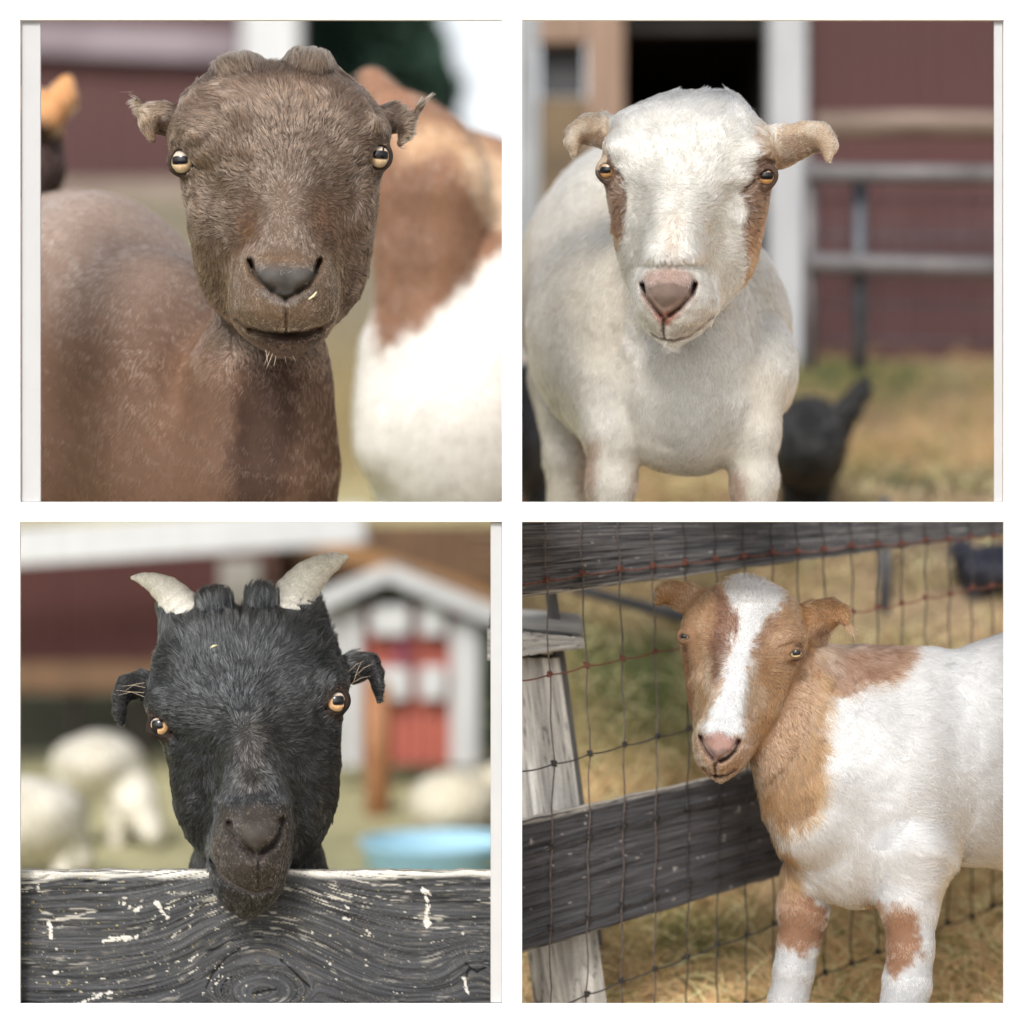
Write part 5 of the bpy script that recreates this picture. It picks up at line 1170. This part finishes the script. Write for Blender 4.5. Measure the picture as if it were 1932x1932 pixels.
iw += [box_vf(((x0+x1)/2, bY+1.3, (z0+z1)/2), (x1-x0+.04, .02, z1-z0)), box_vf((x0-.02, bY+.68, (z0+z1)/2), (.02, 1.22, z1-z0)), box_vf((x1+.02, bY+.68, (z0+z1)/2), (.02, 1.22, z1-z0)), box_vf(((x0+x1)/2, bY+.68, z1+.01), (x1-x0+.06, 1.26, .02))]
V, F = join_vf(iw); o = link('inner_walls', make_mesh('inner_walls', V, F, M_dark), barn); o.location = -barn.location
wbar('roof', 2, (-30, -440), (2420, -440), bY+.6, .03, 1.5, noise_mat('roof_tin', (.3, .3, .3), (.4, .4, .4), 6, metal=.4), barn)
V, F = tube_vf([wp(2, 1180, 425, 2.1), wp(2, 1600, 418, 2.12), wp(2, 2300, 430, 2.14)], .024, 12)
setp(link('log_rail', make_mesh('log_rail', V, F, M_log, True)), 'round brown log rail running along the red barn wall', 'rail')
gate = empty('gate', wp(2, 1350, 1350, 1.55), 'grey tubular metal gate in front of the red barn wall', 'gate')
def gtube(name, p, q, r, mat, y=1.55, par=gate):
    a, c = wp(2, *p, y)-par.location, wp(2, *q, y)-par.location; V, F = tube_vf([a, (a+c)/2, c], r, 12); link(name, make_mesh(name, V, F, mat, True), par)
gtube('bar', (1150, 615), (2200, 625), .0155, M_gate); gtube('bar', (1150, 975), (2200, 1000), .0165, M_gate)
gtube('upright', (1350, 600), (1352, 1400), .0135, M_pipe, 1.59)
gtube('upright', (1150, 560), (1150, 1400), .012, M_gate, 1.57)
for k in range(14): gtube('wire', (1200+k*62, 640), (1200+k*62, 1330), .0016, M_pipe, 1.6)
for k in range(5): gtube('wire', (1160, 720+k*140), (2200, 730+k*140), .0016, M_pipe, 1.603)

# the barn, post and tree behind the brown goat
yB = 5.5
barn1 = empty('barn', wp(1, 500, 660, yB), 'red barn with a pale band under its eaves behind the brown goat', 'barn')
planks(1, -500, 888, -300, 660, yB, 16, M_red, barn1)
wbar('pale_band', 1, (-500, 50), (888, 108), yB-.05, .105, .04, noise_mat('mauve_white', (.14, .105, .125), (.22, .18, .205), 2, rough=.6, lo=.4, hi=.6), barn1)
wbox('white_post', 1, 893, 1118, -300, 700, yB-.3, .12, M_trim, barn1)
wbox('skirt_board', 1, -500, 888, 640, 760, yB-.06, .03, noise_mat('skirt', (.16, .12, .095), (.22, .175, .14), 5), barn1)
wbar('roof', 1, (-500, -320), (1300, -320), yB+.7, .05, 2.0, noise_mat('roof_tin', (.3, .3, .3), (.4, .4, .4), 6, metal=.4), barn1)
def tree(b, u, vbase, y, crown, label, n=5200, seed=1, leaf=.05):
    base = wp(b, u, vbase, y); t = empty('evergreen_tree', base, label, 'tree')
    H = max(c[2]+c[4] for c in crown)
    Vt, Ft = tube_vf([(0, 0, -.1), (.02, 0, H*.3), (-.01, 0, H*.6), (0, 0, H*.9)], [.09, .075, .05, .015], 10)
    limbs = [tube_vf([(0, 0, c[2]*.7), (c[0]*.6, c[1]*.6, c[2]*.9), (c[0], c[1], c[2])], [.03, .02, .008], 6) for c in crown]
    link('trunk', make_mesh('trunk', *join_vf([(Vt, Ft)]+limbs), noise_mat('bark', (.05, .035, .025), (.11, .08, .06), 20, bump=.6), True), t)
    r = np.random.default_rng(seed); V = []; cs = []
    w_ = np.array([c[3]*c[4] for c in crown]); pick = r.choice(len(crown), n, p=w_/w_.sum())
    cc = np.array([c[:3] for c in crown])[pick]; rad = np.array([[c[3], c[3], c[4]] for c in crown])[pick]
    d = r.normal(size=(n, 3)); d /= np.linalg.norm(d, axis=1)[:, None]; P = cc+d*rad*(r.random(n)**.4)[:, None]
    a = r.normal(size=(n, 3)); a /= np.linalg.norm(a, axis=1)[:, None]; q = np.cross(a, r.normal(size=(n, 3))); q /= np.linalg.norm(q, axis=1)[:, None]
    s_ = leaf*(.5+r.random(n))[:, None]; V = np.stack([P-a*s_, P+q*s_*.4, P+a*s_, P-q*s_*.4], 1).reshape(-1, 3); F = np.arange(4*n).reshape(-1, 4)
    col = np.array([[.018, .045, .03]])*(.5+1.3*r.random(n))[:, None]; col = np.repeat(col, 4, 0)
    link('crown', make_mesh('crown', V, F, M_leaf, False, col), t)
M_leaf = attr_mat('leaf', rough=.7, vary=.2)
tree(1, 1390, 720, 6.4, [(0, 0, .75, .24, .45), (-.12, 0, .35, .25, .35), (.1, 0, .35, .24, .35), (0, 0, 1.15, .16, .35), (-.17, .1, .8, .15, .35), (-.17, 0, 1.0, .12, .3), (.12, 0, .8, .13, .35), (-.05, .1, 1.4, .1, .25)],
     'dark evergreen tree beside the white post behind the brown goat', 9000, 3)

# yard behind the black goat
yS = 3.3
barn3 = empty('barn', wp(3, 450, 1010, yS), 'low dark red barn with broad white fascia behind the black goat', 'barn')
planks(3, -500, 1010, 6, 560, yS, 18, M_red2, barn3)
wbar('fascia', 3, (-300, 118), (1385, 8), yS-.25, .083, .05, M_trim, barn3)
wbox('beam', 3, -500, 1010, 562, 682, yS-.04, .05, M_brownw, barn3)
wbox('inner_wall', 3, -500, 1010, 684, 1010, yS+.5, .03, noise_mat('olive_dark', (.025, .028, .018), (.06, .06, .04), 3), barn3)
for u in (-100, 200, 470, 995): wbox('post', 3, u, u+34, 684, 1010, yS, .03, M_dark, barn3)
wbox('window', 3, 800, 960, 150, 345, yS-.035, .03, noise_mat('dull_pane', (.25, .24, .22), (.35, .33, .30), 4), barn3)
wbox('side_wall', 3, 1014, 1030, 10, 1010, yS, .5, M_red2, barn3)
lean = empty('lean_to', wp(3, 1450, 1000, 3.6), 'brown timber lean-to roof beyond the red and white shed', 'shed')
wbox('roof_boards', 3, 1034, 1950, 6, 250, 3.62, .04, M_brownw, lean)
wbar('rafter', 3, (1000, 20), (1950, 330), 3.5, .04, .03, noise_mat('orange_timber', (.28, .14, .05), (.38, .21, .09), 10), lean)
wbox('inner_wall', 3, 1034, 1950, 252, 1000, 3.8, .04, noise_mat('dark_green', (.012, .03, .012), (.03, .05, .02), 3), lean)
ySh = 3.0
shed = empty('shed', wp(3, 1520, 975, ySh), 'small red shed with white trim and white windows, behind right of the black goat', 'shed')
planks(3, 1290, 1850, 330, 975, ySh, 11, M_redb, shed)
for u0, u1, v0 in ((1216, 1286, 300), (1300, 1368, 330), (1726, 1842, 390)): wbox('corner_post', 3, u0, u1, v0, 985, ySh-.04, .035, M_trim, shed)
wbar('roof_trim', 3, (1180, 330), (1480, 200), ySh-.08, .035, .05, M_trim, shed); wbar('roof_trim', 3, (1470, 200), (1960, 400), ySh-.08, .035, .05, M_trim, shed)
wbar('roof', 3, (1190, 300), (1480, 180), ySh+.1, .012, .4, noise_mat('shed_roof', (.2, .2, .2), (.3, .3, .3), 6), shed); wbar('roof', 3, (1480, 180), (1960, 375), ySh+.1, .012, .4, bpy.data.materials['shed_roof'], shed)
for u0, u1, v0, v1 in ((1405, 1560, 335, 455), (1600, 1705, 325, 455), (1405, 1560, 585, 712), (1600, 1705, 580, 712)): wbox('window', 3, u0, u1, v0, v1, ySh-.05, .03, M_trim, shed)
wbox('door_batten', 3, 1505, 1560, 460, 580, ySh-.03, .02, noise_mat('plum', (.16, .03, .06), (.22, .05, .08), 5), shed)
pole('timber_post', 3, (1435, 1230), (1435, 640), 2.5, 2.5, .026, noise_mat('orange_post', (.27, .12, .05), (.36, .17, .08), 10), 'orange brown timber post in front of the small red shed', 'post')
# blue tub
tub = empty('tub', wp(3, 1690, 1420, 1.8), 'bright blue round feeding tub beside the white goat', 'tub')
prof = [(.0, .0), (.105, .0), (.118, .01), (.135, .085), (.142, .09), (.142, .097), (.132, .097), (.112, .012), (0, .01)]
V = []; F = []; n = 40
for r0, z0_ in prof:
    for k in range(n): V.append((max(r0, .001)*math.cos(k*6.2832/n), max(r0, .001)*math.sin(k*6.2832/n), z0_))
for i in range(len(prof)-1):
    for k in range(n): F.append((i*n+k, i*n+(k+1) % n, (i+1)*n+(k+1) % n, (i+1)*n+k))
link('basin', make_mesh('basin', V, F, noise_mat('blue_plastic', (.36, .66, .86), (.42, .70, .88), 6, rough=.35, bump=.05), True), tub)
z = -.605
tub.location = Vector((wp(3, 1690, 1420, 1.8).x, 1.8, -.66))
# ------------------------------------------------------------------ the other goats, farther off
def herd_goat(b, label, prims, paint, h=16, H=40, clips=(), eyes=(), seed=1, fur=6000, rad=.0007, group=None, back=0):
    def mv(p): return (p[0], p[1], p[2]-back)+tuple(p[3:])
    prims = [(p[0], [mv(q) for q in p[1]])+tuple(p[2:]) if p[0] == 'c' else (p[0], mv(p[1]))+tuple(p[2:]) for p in prims]
    M = bay_matrix(b); root = empty('goat', M=M, label=label, cat='goat'); sk = Skin()
    for p in prims:
        if p[0] == 'c': sk.chain(p[1], k=p[2], ws=p[3] if len(p) > 3 else 1, persp=True)
        elif p[0] == 'e': sk.ell(p[1], p[2], k=p[3], persp=True)
        elif p[0] == 's': sk.ell(p[1], p[2], k=p[3], persp=True, sub=True)
    sk.wrinkle(120, 5, seed=seed)
    if clips: sk.clip(world_clip(M, list(clips)))
    V, Q, N = mesh_skin(sk, (sk.lo, sk.hi), h, H); c = np.clip(paint(V, N), .004, .9)
    link('body', make_mesh('body', to_m(V), Q, M_skin, True, c), root)
    if fur: grow_fur('fur', root, V, Q, N, paint, lambda P, n: np.repeat(np.array([[.1, 1, -.4]]), len(P), 0), fur, lambda P: np.full(len(P), 50.), rad, lambda P, n: sstep(-.3, 0., n[:, 2]), lift=.2, wave=.3, seed=seed)
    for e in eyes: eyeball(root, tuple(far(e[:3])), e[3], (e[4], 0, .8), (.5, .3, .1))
    return root
def flat(*hexes):
    cs = [lin(h) for h in hexes]
    return lambda P, N: (cs[0][None]*(1+.25*fbm(P/200, 3, 2))[:, None] if len(cs) == 1 else mixc(np.repeat(cs[0][None], len(P), 0), cs[1], sstep(-.1, .3, fbm(P/300, 2, 2))))
def pj(P): k = 1-P[:, 2]*S/2.51; return np.stack([966+(P[:, 0]-966)/k, 966+(P[:, 1]-966)/k, P[:, 2]], 1)
# neighbour at the right of the brown goat: brown neck, white chest
def paint_nb(P, N):
    q = pj(P); c = np.repeat(lin('#8a6650')[None], len(P), 0)*(1+.25*fbm(P/200, 3, 2))[:, None]
    c = mixc(c, lin('#c9a581'), patch(q, [(1490, 430), (1700, 420), (2000, 560), (2000, 900), (1860, 700), (1700, 500), (1520, 560)], 60, 30)*.8)
    c = mixc(c, lin('#d9c0a4'), patch(q, [(1780, 520), (2000, 620), (2000, 900), (1850, 760)], 50, 30)*.7)
    c = mixc(c, lin('#5f4434'), patch(q, [(1480, 560), (1640, 600), (1660, 900), (1560, 1250), (1470, 1300), (1430, 900)], 70, 30)*.5)
    c = mixc(c, lin('#e6e3de'), patch(q, [(1400, 1050), (1430, 1350), (1500, 1300), (1700, 1150), (1850, 980), (2100, 850), (2100, 2100), (1200, 2100), (1300, 1300)], 40, 25))
    return c
herd_goat(1, 'brown and white goat close behind the right shoulder of the chocolate brown goat', [
    ('c', [(1440, 310, -1500, 80), (1560, 500, -1500, 190), (1630, 660, -1500, 240)], 80), ('c', [(1640, 620, -1500, 230), (1620, 900, -1450, 190), (1600, 1250, -1400, 190)], 90), ('c', [(1700, 600, -1900, 190), (2000, 780, -2200, 290)], 120),
    ('e', (1780, 1600, -1500), (430, 520, 380), 120), ('e', (1980, 1150, -1800), (260, 420, 400), 140), ('c', [(1520, 1350, -1400, 150), (1480, 1700, -1350, 130)], 120), ('e', (1405, 240, -1560), (60, 45, 60), 40),
    ('c', [(1560, 1900, -1500, 130), (1570, 2300, -1500, 80)], 60)], paint_nb, clips=[lambda W: .004-W[:, 2], lambda W: W[:, 0]+.004], seed=61, fur=9000, back=1500, h=20)
def paint_do(P, N):
    q = pj(P); return mixc(np.repeat(lin('#c58f5f')[None], len(P), 0), lin('#33231f'), sstep(400, 500, q[:, 1]+.6*(q[:, 0]-150)*-1))
herd_goat(1, 'dark faced goat with an orange tan ear at the far left, mostly out of view', [
    ('c', [(120, 420, -2200, 70), (190, 330, -2200, 56), (205, 280, -2200, 36)], 30), ('c', [(60, 420, -2400, 130), (90, 620, -2300, 100), (60, 700, -2250, 80)], 50), ('e', (-150, 700, -2700), (260, 350, 400), 100), ('c', [(-150, 900, -2800, 200), (-150, 1900, -2800, 120)], 80)],
    paint_do, clips=[lambda W: .004-W[:, 2]], seed=62, fur=4000, back=900)
# black goats beside the white one
blk = flat('#161617')
zg = lambda u, y: 0
herd_goat(2, 'small black goat with its tail raised, right of the legs of the white goat', [
    ('e', (1150, 1700, -4700), (150, 190, 330), 60), ('c', [(1240, 1640, -4500, 80), (1310, 1560, -4480, 46), (1355, 1490, -4480, 34), (1375, 1440, -4480, 16)], 40), ('c', [(1090, 1780, -4650, 70), (1085, 1990, -4650, 42)], 40), ('c', [(1190, 1760, -4650, 80), (1180, 1990, -4650, 42)], 40),
    ('c', [(1090, 1720, -5400, 60), (1090, 1900, -5400, 42)], 40), ('e', (1060, 1620, -5400), (70, 90, 120), 50)], blk, clips=[lambda W: .004-W[:, 2]], seed=63, fur=4000)
def paint_b2(P, N): return mixc(np.repeat(lin('#26262a')[None], len(P), 0), lin('#8d5537'), sstep(.35, .6, fbm(P/260, 2, 8)))
herd_goat(2, 'black goat partly hidden behind the left side of the white goat', [
    ('e', (20, 1650, -3900), (95, 270, 300), 60), ('c', [(30, 1450, -3800, 80), (70, 1560, -3700, 50)], 40), ('c', [(60, 1750, -3800, 60), (60, 2030, -3800, 44)], 40), ('c', [(20, 1750, -4200, 60), (20, 1990, -4200, 44)], 40)], paint_b2, clips=[lambda W: .004-W[:, 2], lambda W: .004-W[:, 0]], seed=64, fur=3000)
# white goats in the yard
wht = flat('#d2cdc0', '#bdb7a8')
def legs(us, v0, v1, w_, r=40): return [('c', [(u, v0, w_+dw, r*1.5), (u, (v0+v1)/2, w_+dw, r), (u, v1, w_+dw, r*.8)], 30) for u, dw in us]
herd_goat(3, 'white goat grazing at the far left of the yard behind the board', [('e', (40, 1190, -6600), (230, 175, 230), 70), ('c', [(-180, 1120, -6600, 100), (-300, 1050, -6600, 60)], 50), ('c', [(150, 1180, -6600, 130), (245, 1330, -6600, 62)], 60)]+legs([(-60, 100), (-40, -200), (190, 80), (225, -220)], 1220, 1535, -6600), wht, h=30, seed=65, fur=3000, rad=.0012)
herd_goat(3, 'white goat bending its head down beside the left cheek of the black goat', [('e', (330, 965, -8600), (165, 125, 230), 70), ('c', [(400, 990, -8550, 105), (480, 1120, -8400, 78), (540, 1240, -8300, 46)], 60), ('c', [(230, 960, -8600, 90), (250, 1130, -8600, 50)], 50)]+legs([(220, 100), (250, -200), (400, 80), (430, -180)], 1020, 1345, -8600, 34), wht, h=32, seed=66, fur=3000, rad=.0012)
herd_goat(3, 'cream white goat standing behind the blue tub', [('e', (1750, 1150, -8300), (195, 150, 230), 60), ('c', [(1850, 1080, -8300, 75), (1950, 1020, -8250, 56)], 50), ('c', [(1950, 1020, -8250, 56), (2010, 1080, -8200, 34)], 30)]+legs([(1620, 90), (1650, -200), (1840, 80), (1870, -180)], 1180, 1362, -8300, 36), flat('#cfc8b4', '#c2b8a2'), h=32, seed=67, fur=3000, rad=.0012)
# a dark goat beyond the wire fence
herd_goat(4, 'blue black goat at the top right beyond the wire fence', [('e', (1900, 190, -4300), (150, 105, 170), 50), ('c', [(1790, 170, -4250, 60), (1755, 110, -4200, 44)], 40)]+legs([(1810, 60), (1860, -90), (1985, 60), (2010, -120)], 250, 430, -4300, 30), flat('#1b1d2a'), h=20, clips=[lambda W: W[:, 2]+.002], seed=68, fur=2500)
